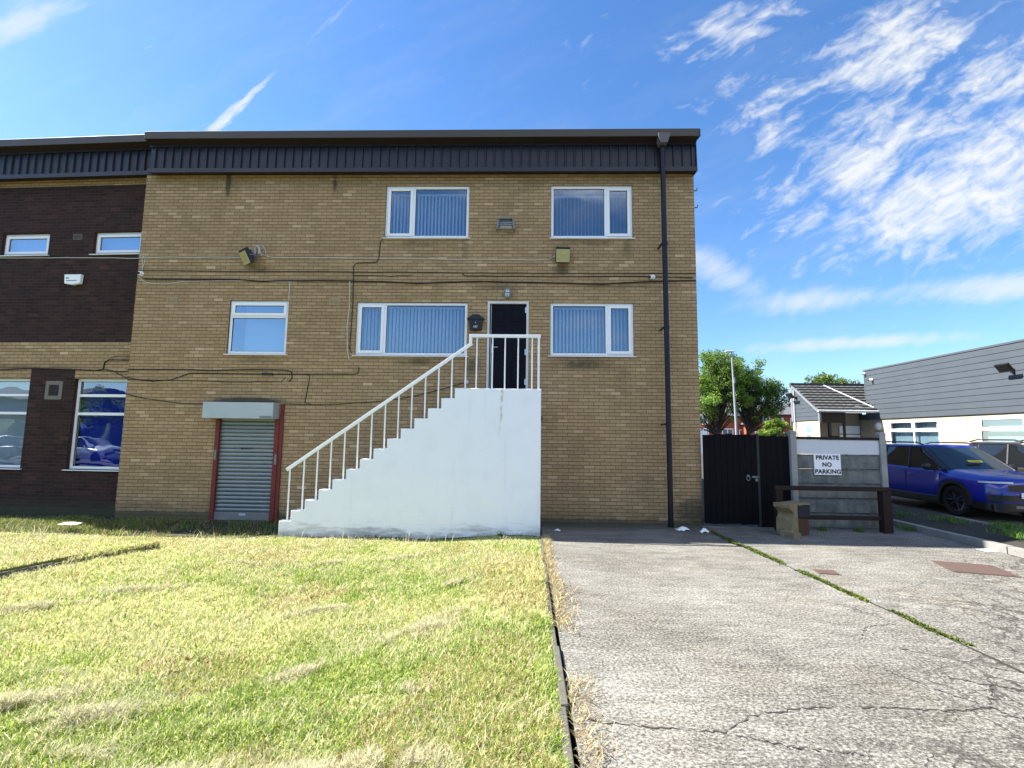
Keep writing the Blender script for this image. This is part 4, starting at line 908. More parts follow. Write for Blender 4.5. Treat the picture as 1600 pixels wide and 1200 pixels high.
# ------------------------------------------------------------------ gate, fences, rail
G = thing('timber_gate', 'tall black stained plank gate between the tan wall and the concrete fence', 'gate', (3.74, -0.10, 0))
m = MB(); x = -0.024
for i in range(9):
    w = 0.1242; m.box(x+.003, x+w-.003, -.012+random.uniform(-.003, .003), .010, .05+random.uniform(-.01, .01), 1.90+random.uniform(-.02, .015)); x += w
m.build('plank_panel', M_TIMBERB, G, bevel=.003)
m = MB()
for zz in (.30, 1.38, 1.70): m.box(.01, 1.08, .011, .05, zz-.045, zz+.045)
m.obox((.54, .03, .85), Vector((.75, 0, .66)).normalized(), (0,1,0), Vector((-.66, 0, .75)).normalized(), .62, .018, .04); m.build('brace', M_TIMBERB, G)
m = MB(); m.tube([(.895+.035*math.cos(t*.6), -.022, .99+.045*math.sin(t*.6)) for t in range(12)], .008, 6, False); m.box(.87, .92, -.02, -.012, 1.03, 1.06); m.build('ring_handle', M_GREYM, G)
m = MB(); m.box(.98, 1.085, -.030, -.012, 1.00, 1.04); m.tube([(.96, -.034, 1.02), (1.12, -.034, 1.02)], .008, 6); m.obox((1.06, -.03, .96), (1,0,0), (0,1,0), (0,0,1), .022, .014, .03); m.build('latch', M_GREYM, G, bevel=.003)
F = thing('timber_fence', 'short stretch of black stained plank fence between gate and concrete panels', 'fence', (4.85, -0.10, 0))
m = MB(); m.box(-.025, .025, -.03, .05, 0, 1.92); m.build('post', plain('dull_teal_steel', (0.025, 0.032, 0.033), .6, metal=.2), F, bevel=.004)
m = MB(); x = .03
for i in range(5): m.box(x+.002, x+.123, -.008+random.uniform(-.004, .004), .012, .0, 1.88+random.uniform(-.02, .03)); x += .125
m.build('plank_panel', M_TIMBERB, F, bevel=.003)
C = thing('concrete_fence', 'grey precast concrete panel fence with a white painted top panel', 'fence', (5.56, -0.12, 0))
PW = 1.76
for xx, hh in ((-.06, 1.93), (PW, 1.92)):
    m = MB(); m.box(xx, xx+.12, -.07, .06, -.05, hh); m.prism([(xx-.012, hh), (xx+.132, hh), (xx+.11, hh+.05), (xx+.05, hh+.07), (xx+.01, hh+.045)], -.075, .065); m.build('post', M_CONCP, C, bevel=.008)
zz = 0.02
M_PANEL = Mat('stained_concrete_panel'); _nt = M_PANEL.nt; _c = M_PANEL.coord(); _p = sep(_nt, _c)
_n = noise(_nt, _c, 3.5, 6, .65); _s = noise(_nt, comb(_nt, _p[0]*9.0, 0.0, _p[2]*1.3), 1.0, 5, .65)
_col = ramp(_nt, _n*.55+_s*.45, ((.26, (.04, .043, .04)), (.48, (.135, .142, .135)), (.72, (.25, .25, .235))))
_e = (((_p[2]-0.02)/0.298).fract())
_d = (_e.smooth(.80, 1.0)*(_s.smooth(.35, .6))).max((1.0-_e.smooth(.0, .07))*.8)
M_PANEL.set(color=mixc(_nt, _d*.8, _col, (.03, .034, .028)), rough=.92, spec=.15); M_PANEL.bump(_n, .6, .01)
for i in range(5):
    m = MB(); m.box(.062, PW-.002, -.03+.004*(i % 2), .03, zz, zz+.292); m.build('panel', M_PANEL.m, C, bevel=.006); zz += .298
m = MB(); m.box(.062, PW-.002, -.034, .03, zz+.003, zz+.30); pn = m.build('panel', plain('greyed_white_paint', (.55, .57, .60), .5, var=.08), C, bevel=.005); pn['label'] = 'top panel painted white'
m = MB(); m.box(.062, PW-.002, -.05, .05, zz+.302, zz+.36); m.box(.80, .95, -.055, .055, zz+.36, zz+.385); m.build('capping', M_RAILT, C, bevel=.004)
Q = thing('notice_sign', 'white square sign reading PRIVATE NO PARKING on the concrete panel fence', 'sign', (6.235, -0.175, 1.09))
m = MB(); m.box(-.27, .27, -.006, .014, 0, .43); m.build('board', plain('sign_white', (.82, .83, .84), .35, var=.03), Q, bevel=.002)
def lettering(par, text, loc, size, mat, rot=(math.pi/2, 0, 0), off=0.0, sx=1.0, name='lettering'):
    cu = bpy.data.curves.new(name, 'FONT'); cu.body = text; cu.size = size; cu.align_x = 'CENTER'; cu.align_y = 'BOTTOM_BASELINE'; cu.extrude = 0.0012; cu.offset = off; cu.space_character = 1.06
    o = bpy.data.objects.new(name, cu); COL.objects.link(o); cu.materials.append(mat); dg = bpy.context.evaluated_depsgraph_get(); me = bpy.data.meshes.new_from_object(o.evaluated_get(dg)); COL.objects.unlink(o); bpy.data.objects.remove(o); bpy.data.curves.remove(cu)
    q = bpy.data.objects.new(name, me); COL.objects.link(q); q.parent = par; q.location = loc; q.rotation_euler = rot; q.scale = (sx, 1, 1); return q
M_INK = plain('black_ink', (.008, .008, .012), .5)
lettering(Q, 'PRIVATE', (0, -.0085, .315), .118, M_INK, off=.0042, sx=1.02); lettering(Q, 'NO', (-.015, -.0085, .172), .118, M_INK, off=.0042, sx=1.02); lettering(Q, 'PARKING', (0, -.0085, .030), .118, M_INK, off=.0042, sx=1.02)
K = thing('timber_rail', 'low dark brown timber rail in front of the concrete fence', 'barrier', (4.98, -0.47, 0))
m = MB(); m.box(0.0, 2.255, -.035, .035, .80, .885); m.build('rail', M_RAILT, K, bevel=.006)
m = MB(); m.box(.30, 2.06, -.03, .02, .235, .315); m.build('rail', M_RAILT, K, bevel=.006)
m = MB(); m.box(2.065, 2.235, -.09, .075, -.03, .798); m.build('post', M_RAILT, K, bevel=.008)
m = MB(); m.box(0.02, .15, -.034, .10, -.03, .798); m.build('post', M_RAILT, K, bevel=.008)
# broken stone block
T = thing('stone_block', 'broken buff stone block with a dark slab on top, lying before the black fence', 'stone block', (5.0, -0.92, 0), R(28))
M_BUFF = plain('broken_buff_stone', (.20, .165, .095), .95, var=.6, scale=9, bump=1.0); M_BRST = plain('brown_stone', (.075, .042, .026), .95, var=.5, scale=8, bump=.8); M_SLATE = plain('dark_slate_face', (.018, .019, .028), .8, var=.3)
def rough(m, amt):
    cache = {}
    for i, p in enumerate(m.v):
        k = tuple(round(c, 4) for c in p)
        if k not in cache: cache[k] = tuple(c + random.uniform(-amt, amt) for c in p)
        m.v[i] = cache[k]
    return m
prof = [(-.20, .0), (-.03, .0), (.02, .05), (.02, .10), (-.03, .12), (-.02, .30), (.0, .33), (-.06, .36), (-.09, .42), (-.13, .46), (-.135, .585), (-.02, .60), (.0, .6)]
m = MB(); rough(m.prism([(-.12, .0), (.06, .0), (.06, .605), (-.19, .61), (-.185, .52), (-.09, .46), (-.055, .42), (-.06, .37), (-.11, .31), (-.13, .12)], -.16, .17), .008); m.build('broken_face', M_BUFF, T, bevel=.008)
m = MB(); rough(m.box(-.27, -.07, -.30, -.02, .0, .12), .022); m.build('chunk', M_BUFF, T, bevel=.01)
m = MB(); rough(m.prism([(.062, .0), (.40, .0), (.40, .27), (.37, .325), (.075, .335)], -.14, .15), .006); m.build('lower_block', M_BRST, T, bevel=.012)
m = MB(); m.prism([(.063, .345), (.41, .335), (.41, .555), (.063, .565)], -.17, .16); m.build('slab', M_SLATE, T, bevel=.006)
m = MB(); rough(m.box(.063, .42, -.175, .17, .568, .605), .004); m.build('slab_top', M_BUFF, T, bevel=.005)
# manhole covers and litter
H = thing('manhole_cover', 'large rusty square manhole cover in the driveway at right', 'manhole cover', (6.42, -3.16, 0.004), R(-18)); 
m = MB(); m.box(-.33, .33, -.30, .30, -.02, .008)
m.build('lid', M_RUST, H, bevel=.004)
m = MB(); bars(m, -.36, .36, 0, 1, .028, 0, 0.01); m = MB(); m.box(-.365, -.334, -.335, .335, -.02, .004); m.box(.334, .365, -.335, .335, -.02, .004); m.box(-.334, .334, -.335, -.304, -.02, .004); m.box(-.334, .334, .304, .335, -.02, .004); m.build('frame', M_RUST, H)
H = thing('manhole_cover', 'small rusty square cover in the driveway right of the weedy joint', 'manhole cover', (4.14, -3.53, 0.004), R(-10))
m = MB(); m.box(-.115, .115, -.105, .105, -.02, .008); m.build('lid', M_RUST, H, bevel=.004)
m = MB(); m.box(-.135, -.118, -.122, .122, -.02, .004); m.box(.118, .135, -.122, .122, -.02, .004); m.build('frame', M_RUST, H)
def litter(label, loc, s, seed, h=.06):
    rr = random.Random(seed); m = MB(); rows = []
    for i in range(7):
        rows.append([(s*(i/6-.5)*(1+rr.uniform(-.1, .1)), s*.6*(k/5-.5)*(1+rr.uniform(-.2, .2)), max(.003, h*math.sin(math.pi*i/6)*math.sin(math.pi*k/5)+rr.uniform(0, h*.5))) for k in range(6)])
    m.grid(rows); o = m.build('litter', M_WHITE, None, fix=False); o.location = loc; tag(o, label, 'litter', 'white scraps on the ground')
litter('crumpled white plastic scrap at the foot of the drain pipe', (3.1, -.62, .0), .26, 1); litter('small white scrap by the near corner of the black gate', (3.46, -.80, 0), .16, 2, .07)
litter('flat white wrapper on the shaded ground before the dark wing', (-8.5, -1.48, .06), .32, 3, .03); litter('white paper scrap beside the kerb at the right', (7.78, -1.92, 0), .28, 4, .02); litter('tiny white scrap on concrete beside the staircase corner', (.62, -.9, 0), .12, 5, .03)

# ------------------------------------------------------------------ grey clad building on the right
Z0 = 0.15
D = thing('clad_building', 'long single storey building with slate grey boarding over pale brick on the right', 'building', (15.2, 12.2, Z0), R(-90))
PANES = [(1.76, 4.30, .85, 2.50), (5.85, 9.0, .85, 2.50), (10.6, 13.6, .85, 2.5), (15, 18, .85, 2.5)]
wall(D, 'wall', 0.0, 26, -.05, 2.60, PANES, [M_PALE], depth=.12)
m = MB()
NB = 10; bh = (4.73-2.58)/NB
for i in range(NB): m.prism([(-.055, 2.58+bh*i), (-.055, 2.58+bh*(i+1)-.016), (-.035, 2.58+bh*(i+1)-.014), (-.035, 2.58+bh*(i+1)), (.02, 2.58+bh*(i+1)), (.02, 2.58+bh*i)], .56, 26, 'yz')
m.build('cladding', M_GREYCLAD, D)
m = MB(); m.box(.50, .555, -.06, .06, 2.56, 4.735); m.box(.5, 26, -.075, .06, 4.735, 4.80); m.build('cladding_trim', plain('dark_grey_trim', (.07, .08, .09), .5), D)
m = MB(); m.box(0, .5, -.04, .0, 2.58, 2.82); m.build('fascia', M_GREYCLAD, D)
m = MB(); m.box(.5, 26, .021, 9, 2.6, 4.72); m.build('roof', M_ROOFF, D)
m = MB(); m.quad((0, .0, -.05), (0, 9, -.05), (0, 9, 2.6), (0, 0, 2.6)); m.build('wall', M_PALE, D, fix=False)
for i, (a, b, c, d) in enumerate(PANES):
    sp = ((a+b)/2+.02,) if i == 0 else ((a+1.57, ) if i == 1 else (a+1.5,))
    window(D, a, b, c, d, y=.01, split=sp, trans=(2.06,), opener={(0, 1), (1, 1)}, blind='sheet', bm=M_SLATC, sub=None, label='two light window with top lights left of the wall notice' if i == 0 else ('wide window with top lights right of the wall notice' if i == 1 else None), glass_mat=M_GLASSF)
Q = thing('wall_notice', 'white notice with a pale blue heading on the pale brick pier', 'sign', (15.2, 12.2-5.03, Z0+1.70), R(-90))
m = MB(); m.box(-.33, .33, -.025, -.002, 0, .60); m.build('board', M_WHITE, Q, bevel=.004)
m = MB(); m.box(-.27, .27, -.028, -.0255, .47, .56); m.build('heading', plain('pale_blue_print', (.38, .55, .80), .5), Q)
V = thing('extractor_hood', 'round grey extractor hood on the pale brick beside the window', 'vent', (15.2, 12.2-1.22, Z0+2.25), R(-90))
m = MB(); rows = []
for i in range(9):
    t = i/8*math.pi/2; rows.append([(.17*math.cos(t)*math.cos(k*math.pi/8), -.20*math.sin(t)-.0, .19*math.cos(t)*math.sin(k*math.pi/8)) for k in range(16)])
m.grid(rows, True, True); m.tube([(0, -.002, 0), (0, -.03, 0)], .19, 18); m.build('hood', M_LGREY, V)
camera_ball('white dome camera high on the corner of the grey boarding', (15.13, 11.6, 4.78), R(-80), s=.95); camera_ball('white dome camera on the grey boarding, lower of the two', (15.13, 11.15, 4.45), R(-95), s=1.1)
def twin_flood(label, loc, rz):
    L = thing('floodlight', label, 'floodlight', loc, rz, 'black floodlights on the grey boarding')
    m = MB(); m.box(-.05, .05, -.05, 0, -.06, .06); m.tube([(0, -.05, 0), (0, -.22, .10)], .02, 6); m.build('bracket', M_BLACK, L)
    m = MB(); u = Vector((0, -.8, -.6)); v = Vector((0, -.6, .8)); m.obox((0, -.28, .10), (1,0,0), v, u, .22, .14, .035); m.build('housing', M_BLACK, L, bevel=.01)
    m = MB(); m.obox(Vector((0, -.28, .10))+u*.038, (1,0,0), v, u, .19, .11, .004); m.build('lens', M_BLACK, L); return L
twin_flood('black floodlight on the grey boarding above the cars at the right edge', (15.14, 4.95, 4.02), R(-90))
M_MGREY = plain('mid_grey_trim', (.17, .18, .19), .5)
P = thing('pitched_annex', 'low annex with corrugated grey tiled roof sloping over a brown porch', 'building', (12.75, 11.0, Z0))
wall(P, 'wall', 0.55, 2.6, -.05, 2.9, [], [plain('annex_front_brick', (.30, .26, .20), .9)], y=1.25)
m = MB()
m = MB()
def gq(y0, y1, z00, z10, z01, z11, mat, name, out=0.0):
    mm = MB(); mm.quad((-out, y0, z00), (-out, y1, z10), (-out, y1, z11), (-out, y0, z01)); return mm.build(name, mat, P, fix=False)
gq(.12, 2.25, -.05, -.05, 2.50, 2.50, M_PALE, 'wall')
mm = MB(); rf = lambda y: 2.90 + y*(4.14-2.90)/1.95
for i in range(10):
    za, zb = 2.50+.19*i, 2.50+.19*(i+1)
    ya = max(.10, (za-2.90)/((4.14-2.90)/1.95)); yb2 = max(.10, (zb-2.92)/((4.14-2.90)/1.95))
    if ya > 2.1: break
    mm.quad((-.04, max(ya, yb2*0+ya), za+.014), (-.04, 2.25, za+.014), (-.04, 2.25, zb), (-.04, min(yb2, 2.2), zb)); mm.quad((-.025, ya, za), (-.025, 2.25, za), (-.025, 2.25, za+.014), (-.025, ya, za+.014))
mm.build('cladding', M_GREYCLAD, P, fix=False)
mm = MB(); mm.box(-.055, .0, 2.1, 2.25, 2.5, 4.36); mm.build('cladding_trim', M_MGREY, P); mm = MB(); mm.box(-.06, .02, -.0, .10, 2.40, 2.9); mm.build('cladding_trim', M_MGREY, P)
M_TILE = plain('grey_corrugated_tile', (.085, .082, .08), .8, var=.25, scale=3, bump=.5)
m = MB(); nR = 9
for i in range(nR):                                                 # courses of interlocking tiles, each lapping the one below
    y0, y1 = 1.95*i/nR, 1.95*(i+1)/nR; rows0 = []
    for (yy, dz) in ((y0, .0), (y0, .085), (y1, .012)):
        rows0.append([(xx, yy-.0, rf(yy)+dz+.005*math.sin(xx*2*math.pi/.30)+.06) for xx in np.arange(-.12, 4.4, .05)])
    m.grid(rows0, smooth=False)
m.build('roof', M_TILE, P, fix=False)
m = MB(); m.prism([(-.03, 2.86), (-.03, 2.99), (.03, 2.99), (1.98, 4.22), (1.98, 4.12)], -.17, -.121, 'yz'); m.build('verge_board', M_MGREY, P)
m = MB(); m.box(-.17, 4.4, 1.96, 2.10, 4.12, 4.33); m.build('ridge', plain('dark_ridge', (.05, .05, .055), .7), P)
m = MB(); m.tube([(-.16, -.08, 2.90), (2.45, -.08, 2.89)], .055, 10); m.build('gutter', M_LGREY, P)
m = MB(); m.tube([(1.35, .30, 3.20), (2.35, .02, 2.97)], .02, 6); m.tube([(1.30, 1.85, 4.22), (2.30, .05, 3.08)], .028, 6); m.build('roof_cable', M_LGREY, P)
m = MB(); m.box(.10, 1.35, .50, .58, 2.42, 2.88); m.box(.62, .72, .50, .60, 0, 2.42); m.box(1.27, 1.35, .50, .58, 0, 2.42); m.build('porch_frame', M_BROWN, P)
m = MB(); m.box(.03, .30, .585, 1.2, 0, 2.5); m.build('porch_side', plain('brown_panel', (.07, .055, .05), .8), P)
m = MB(); m.box(1.5, 2.4, 1.18, 1.235, 1.95, 2.30); m.box(1.5, 2.4, 1.17, 1.235, 0.2, 1.90); m.build('door', M_PVC, P)
m = MB(); m.box(-.03, -.0, .62, 1.22, 1.50, 2.32); gwin = m.build('window', M_PVC, P)
m = MB(); m.box(-.035, -.031, .69, 1.15, 1.56, 1.90); m.box(-.035, -.031, .69, 1.15, 1.98, 2.25); m.build('glass', M_GLASSF, gwin)
m = MB(); m.tube([(-.07, 1.95, 0), (-.07, 1.95, 4.0)], .035, 8); m.build('drain_pipe', M_LGREY, P)
twin_flood('small black floodlight on the grey gable of the annex', (12.68, 12.75, 3.75), R(-90))

# ------------------------------------------------------------------ street lamp, far houses, trees
L = thing('street_lamp', 'tall slim grey street lamp standing before the leafy tree', 'street lamp', (15.45, 26, 0))
m = MB(); m.tube([(0, 0, 0), (-.02, 0, 3.2), (-.16, 0, 8.25)], [.10, .085, .055], 10); m.build('pole', plain('grey_lamp_pole', (.30, .31, .33), .5, metal=.2), L)
m = MB(); m.box(-.62, .06, -.13, .13, 8.24, 8.33); m.build('lantern', plain('pale_lantern', (.62, .63, .64), .4), L, bevel=.03)
m = MB(); m.box(-.12, .0, -.08, .08, 5.9, 6.3); m.build('control_box', M_LGREY, L)
def house(label, loc, rz, w, d, h, roof_h, wins, porch=False, gable=True):
    Hs = thing('brick_house', label, 'house', loc, rz, 'red brick houses beyond the fence')
    m = MB(); m.box(0, w, 0, d, 0, h)
    if gable: m.prism([(0, h), (w, h), (w/2, h+roof_h)], 0, d)
    m.build('wall', M_RED, Hs, fix=False)
    m = MB()
    if gable:
        for s in (0, 1):
            xa, xb = (-.3, w/2) if s == 0 else (w+.3, w/2); zl = h - .3*roof_h/(w/2)
            m.quad((xa, -.25, zl+.06), (xb, -.25, h+roof_h+.06), (xb, d+.25, h+roof_h+.06), (xa, d+.25, zl+.06)); m.quad((xa, -.25, zl-.06), (xb, -.25, h+roof_h-.06), (xb, -.25, h+roof_h+.06), (xa, -.25, zl+.06))
    else:
        m.prism([(-.3, h-.1), (d/2, h+roof_h), (d+.3, h-.1)], -.2, w+.2, 'yz')
    m.build('roof', plain('grey_slate_roof', (.10, .105, .115), .8, var=.3), Hs, fix=False)
    for (x0, x1, z0, z1) in wins:
        m = MB(); bars(m, x0, x1, z0, z1, .10, -.06, .0); m.box((x0+x1)/2-.04, (x0+x1)/2+.04, -.055, 0, z0+.1, z1-.1); wn = m.build('window', M_PVC, Hs)
        m = MB(); m.box(x0+.1, x1-.1, -.03, -.002, z0+.1, z1-.1); m.build('pane', plain('dark_pane', (.06, .08, .11), .08, spec=.7), wn)
    if porch:
        m = MB(); m.box(.4, 1.5, -1.2, -.01, 0, 2.6); m.build('porch', M_PVC, Hs)
    return Hs
house('red brick house with a white bay, furthest left behind the tree', (18.0, 44, 0), R(-3), 6.5, 8, 4.4, 2.4, [(.8, 2.0, 1.2, 2.9), (3.4, 4.6, 1.2, 2.9), (5.2, 6.1, 1.3, 2.8), (.9, 1.9, 3.3, 4.3)], True, False)
house('red brick house with a gable facing the yard, behind the lamp post', (23.6, 42, 0), R(4), 3.6, 9, 3.6, 1.9, [(.5, 1.25, 1.5, 2.6), (2.2, 3.0, 1.5, 2.6), (1.4, 2.2, 3.5, 4.4)])
house('tall red brick house partly hidden by the annex', (27.6, 46, 0), R(-8), 8, 8, 4.7, 1.6, [(.6, 1.5, 3.0, 4.2), (2.2, 3.0, 3.0, 4.2), (.6, 1.6, 1.2, 2.6)], False, False)

def tree(label, loc, H_, crown, n_leaf, seed, trunk_r=.22, tone=(.085, .155, .028), leaf=.17, trunk_h=2.4, group='trees beyond the fence', name='leafy_tree'):
    """tapered trunk, limbs that end in leaf clumps, and loose leaf faces round each clump"""
    r = np.random.default_rng(seed); rr = random.Random(seed)
    T_ = thing(name, label, 'tree', loc, 0, group)
    m = MB(); top = Vector((rr.uniform(-.2, .2), 0, H_*.62)); m.tube([(0, 0, -.1), (0, 0, trunk_h*.6), (top.x*.4, 0, trunk_h), (top.x, top.y, top.z)], [trunk_r*1.25, trunk_r, trunk_r*.85, trunk_r*.3], 9)
    cl = []
    for (cx, cy, cz, rad, k) in crown:
        for _ in range(int(k*1.4)):
            v = r.normal(0, 1, 3); v /= np.linalg.norm(v); q = rad*r.random()**.45
            cl.append((cx+v[0]*q, cy+v[1]*q, cz+v[2]*q*.8, rad*(.13+.19*r.random())))
    for (x, y, z, q) in cl[::2]:
        s = trunk_h*.8 + (z - trunk_h)*.35*rr.random(); s = max(trunk_h*.55, min(s, H_*.55))
        mid = (x*.45+rr.uniform(-.15, .15), y*.45, s + (z-s)*.45 + .1)
        m.tube([(top.x*s/H_, 0, s), mid, (x, y, z)], [trunk_r*.34, trunk_r*.18, .015], 5, False)
    m.build('trunk', M_BARK, T_, fix=False)
    cl = np.array(cl); w = cl[:, 3]**2.0; w /= w.sum(); idx = r.choice(len(cl), n_leaf, p=w)
    v = r.normal(0, 1, (n_leaf, 3)); v /= np.linalg.norm(v, axis=1)[:, None]; rad = cl[idx, 3]*r.random(n_leaf)**.5*1.35
    P_ = cl[idx, :3] + v*rad[:, None]*np.array([1, 1, .75])
    ct = (0.65 + 0.75*r.random(len(cl)))[idx]
    t = np.array(tone)*(ct*(0.65+.7*r.random(n_leaf)))[:, None]; yl = r.random(n_leaf) < .10; t[yl] *= np.array([1.5, 1.25, .9])
    a = r.normal(0, 1, (n_leaf, 3)); a[:, 2] *= .6; a /= np.linalg.norm(a, axis=1)[:, None]; b = np.cross(a, r.normal(0, 1, (n_leaf, 3))); b /= np.linalg.norm(b, axis=1)[:, None]
    sz = leaf*(.55+.8*r.random(n_leaf))[:, None]
    V_ = np.stack([P_-a*sz*.5, P_+b*sz*.28, P_+a*sz*.5, P_-b*sz*.28], 1).astype(np.float32)
    me = bpy.data.meshes.new('crown'); me.vertices.add(n_leaf*4); me.vertices.foreach_set('co', V_.reshape(-1)); me.loops.add(n_leaf*4); me.loops.foreach_set('vertex_index', np.arange(n_leaf*4, dtype=np.int32))
    me.polygons.add(n_leaf); me.polygons.foreach_set('loop_start', np.arange(0, n_leaf*4, 4, dtype=np.int32)); me.polygons.foreach_set('loop_total', np.full(n_leaf, 4, np.int32))
    at = me.attributes.new('tone', 'FLOAT_COLOR', 'POINT'); Cc = np.ones((n_leaf, 4, 4), np.float32); Cc[:, :, :3] = t[:, None, :]; at.data.foreach_set('color', Cc.reshape(-1))
    me.materials.append(M_LEAF); me.update(); me.validate(); o = bpy.data.objects.new('crown', me); COL.objects.link(o); o.parent = T_; return T_
tree('large spreading green tree directly right of the tan block', (15.6, 30, 0), 9.4, [(.3, 0, 7.4, 1.9, 34), (-1.5, 0, 6.4, 1.8, 28), (1.3, .3, 6.4, 1.7, 26), (-.6, -.6, 5.2, 1.8, 20), (1.6, 0, 5.0, 1.3, 12), (-1.9, 0, 4.6, 1.3, 10), (-.9, 0, 3.8, 1.0, 9), (.9, -.4, 3.9, .9, 7), (-1.6, 0, 3.3, .8, 6), (-.8, 0, 8.5, 1.0, 12), (1.0, 0, 8.3, .9, 10)], 30000, 3, .2, (.155, .25, .045), .15)
tree('airy green tree with drooping right side behind the lamp post', (18.5, 31, 0), 9.0, [(-.2, 0, 7.4, 1.6, 26), (.8, 0, 6.3, 1.8, 28), (1.9, 0, 5.4, 1.4, 20), (-.6, 0, 5.4, 1.6, 18), (.9, 0, 4.5, 1.4, 14), (-.9, 0, 8.5, .9, 8), (2.5, 0, 4.8, 1.0, 10), (2.0, 0, 3.7, .9, 8), (-1.2, -.3, 3.9, .9, 7), (.4, -.3, 3.5, .9, 6)], 25000, 5, .18, (.13, .22, .042), .15)
tree('low bright green bushy tree in front of the red brick houses', (18.6, 27, 0), 4.2, [(0, 0, 2.6, 1.0, 16), (.8, 0, 2.2, .9, 12), (-.7, 0, 2.3, .8, 10)], 8000, 8, .09, (.17, .26, .045), .13, 1.0)
tree('green tree showing over the ridge of the annex roof', (23.9, 29, 0), 7.6, [(0, 0, 5.9, 1.6, 26), (1.8, 0, 5.6, 1.5, 20), (-1.4, 0, 5.2, 1.2, 14), (.4, 0, 3.6, 1.6, 14)], 13000, 13, .18, (.15, .22, .06))
# ------------------------------------------------------------------ cars
def paint(name, c, coat=.8, metal=.25):
    if name in MATS: return MATS[name]
    M = Mat(name); nt = M.nt; n = noise(nt, M.coord(), 3, 3); M.set(color=mixc(nt, n*.25, c, tuple(k*.8 for k in c)), rough=.30, metal=metal, spec=.5, coat=coat); M.b.inputs['Coat Roughness'].default_value = .04
    MATS[name] = M.m; return M.m
def dark_glass(name, c=(.008, .010, .012)):
    if name in MATS: return MATS[name]
    M = Mat(name); M.set(color=c, rough=.03, spec=.75); MATS[name] = M.m; return M.m
M_CARG = dark_glass('car_side_glass'); M_SCREEN = dark_glass('car_windscreen', (.012, .022, .030))
def lerp(tab, x):
    if x <= tab[0][0]: return tab[0][1]
    for (a, p), (b, q) in zip(tab, tab[1:]):
        if x <= b: t = (x-a)/(b-a); t = t*t*(3-2*t)*.5 + t*.5; return p + (q-p)*t
    return tab[-1][1]
def car(label, loc, rz, pm, L=4.16, W=1.77, H=1.60, suv=True, group=None, name='parked_car'):
    """a hatchback or small crossover; nose towards -Y, origin on the ground between the wheels"""
    K_ = thing(name, label, 'car', loc, rz, group); f, b = -L/2, L/2; hw = W/2; s = H/1.60
    wr = .345 if suv else .315; ya, yb_ = f+.86, f+.86+(L*.628); ar = wr+.065
    wid = [(f, hw*.70), (f+.06, hw*.80), (f+.20, hw*.915), (f+.45, hw*.975), (f+.9, hw), (b-.8, hw), (b-.35, hw*.965), (b-.1, hw*.88), (b, hw*.78)]
    zs = [(f, .70*s), (f+.2, .80*s), (f+.9, .90*s), (f+1.5, .955*s), (b-.9, 1.01*s), (b-.2, 1.0*s), (b, .93*s)]
    zc = [(f, .78*s), (f+.08, .88*s), (f+.3, .955*s), (f+.7, 1.01*s), (f+1.12, 1.06*s), (b-.5, 1.08*s), (b-.12, 1.05*s), (b, .96*s)]
    st = sorted(set([f, f+.03, f+.08, f+.15, b-.15, b-.08, b-.03, b] + list(np.linspace(f+.2, b-.2, 26)) + [ya+ar*math.cos(t) for t in np.linspace(0, math.pi, 15)] + [yb_+ar*math.cos(t) for t in np.linspace(0, math.pi, 15)]))
    secs = []
    for y in st:
        w = lerp(wid, y); z0 = .26 if f+.25 < y < b-.25 else .30
        for yw in (ya, yb_):
            if abs(y-yw) < ar: z0 = max(z0, wr+math.sqrt(max(0, ar*ar-(y-yw)**2)))
        a, c = lerp(zs, y), lerp(zc, y); z0 = min(z0, a-.06)
        fl = max(0, 1-min(abs(y-ya), abs(y-yb_))/.6)*.018
        half = [(w-.05+fl, z0), (w-.005+fl, z0+(a-z0)*.25), (w+fl, z0+(a-z0)*.5), (w-.012+fl*.6, z0+(a-z0)*.80), (w-.03, a), (w-.055, a+.018), (w-.11, a+(c-a)*.45), (w*.70, a+(c-a)*.80), (w*.38, c-.004), (0, c)]
        secs.append([(x, y, z) for x, z in half] + [(-x, y, z) for x, z in half[::-1][1:]])
    m = MB(); m.grid(secs, smooth=True); m.quad(*secs[0]); m.quad(*secs[-1]); m.build('body', pm, K_)
    m = MB(); m.box(-hw+.22, hw-.22, f+.12, b-.12, .20, .60); m.box(-hw+.05, hw-.05, ya+.40, yb_-.40, .21, .40); m.box(-hw+.12, hw-.12, f+.05, f+.35, .22, .36); m.box(-hw+.12, hw-.12, b-.35, b-.05, .24, .40); m.build('underbody', M_BLACK, K_)
    # wheel arch trims
    for yw in (ya, yb_):
        for sd in (-1, 1):
            m = MB(); w = hw+.012
            for t0, t1 in zip(np.linspace(-.12, math.pi+.12, 19), np.linspace(-.12, math.pi+.12, 19)[1:]):
                P = [(yw+r_*math.cos(t), wr+r_*math.sin(t)) for r_, t in ((ar-.035, t0), (ar-.035, t1), (ar+.045, t1), (ar+.045, t0))]
                for x0 in (0,): m.quad(*[(sd*(w+.008), y, z) for y, z in P]); m.quad(*[(sd*(w-.03 if k < 2 else w-.03), y, z) for k, (y, z) in enumerate(P)]); m.quad((sd*(w+.008), *P[0]), (sd*(w+.008), *P[1]), (sd*(w-.35), *P[1]), (sd*(w-.35), *P[0])); m.quad((sd*(w+.008), *P[2]), (sd*(w+.008), *P[3]), (sd*(w-.03), *P[3]), (sd*(w-.03), *P[2]))
            m.build('arch_trim', M_BLACK if suv else pm, K_, fix=False)
    if suv:
        for sd in (-1, 1):
            m = MB(); m.box(min(sd*(hw+.008), sd*(hw-.08)), max(sd*(hw+.008), sd*(hw-.08)), ya+ar+.02, yb_-ar-.02, .24, .40); m.build('sill_trim', M_BLACK, K_, bevel=.02)
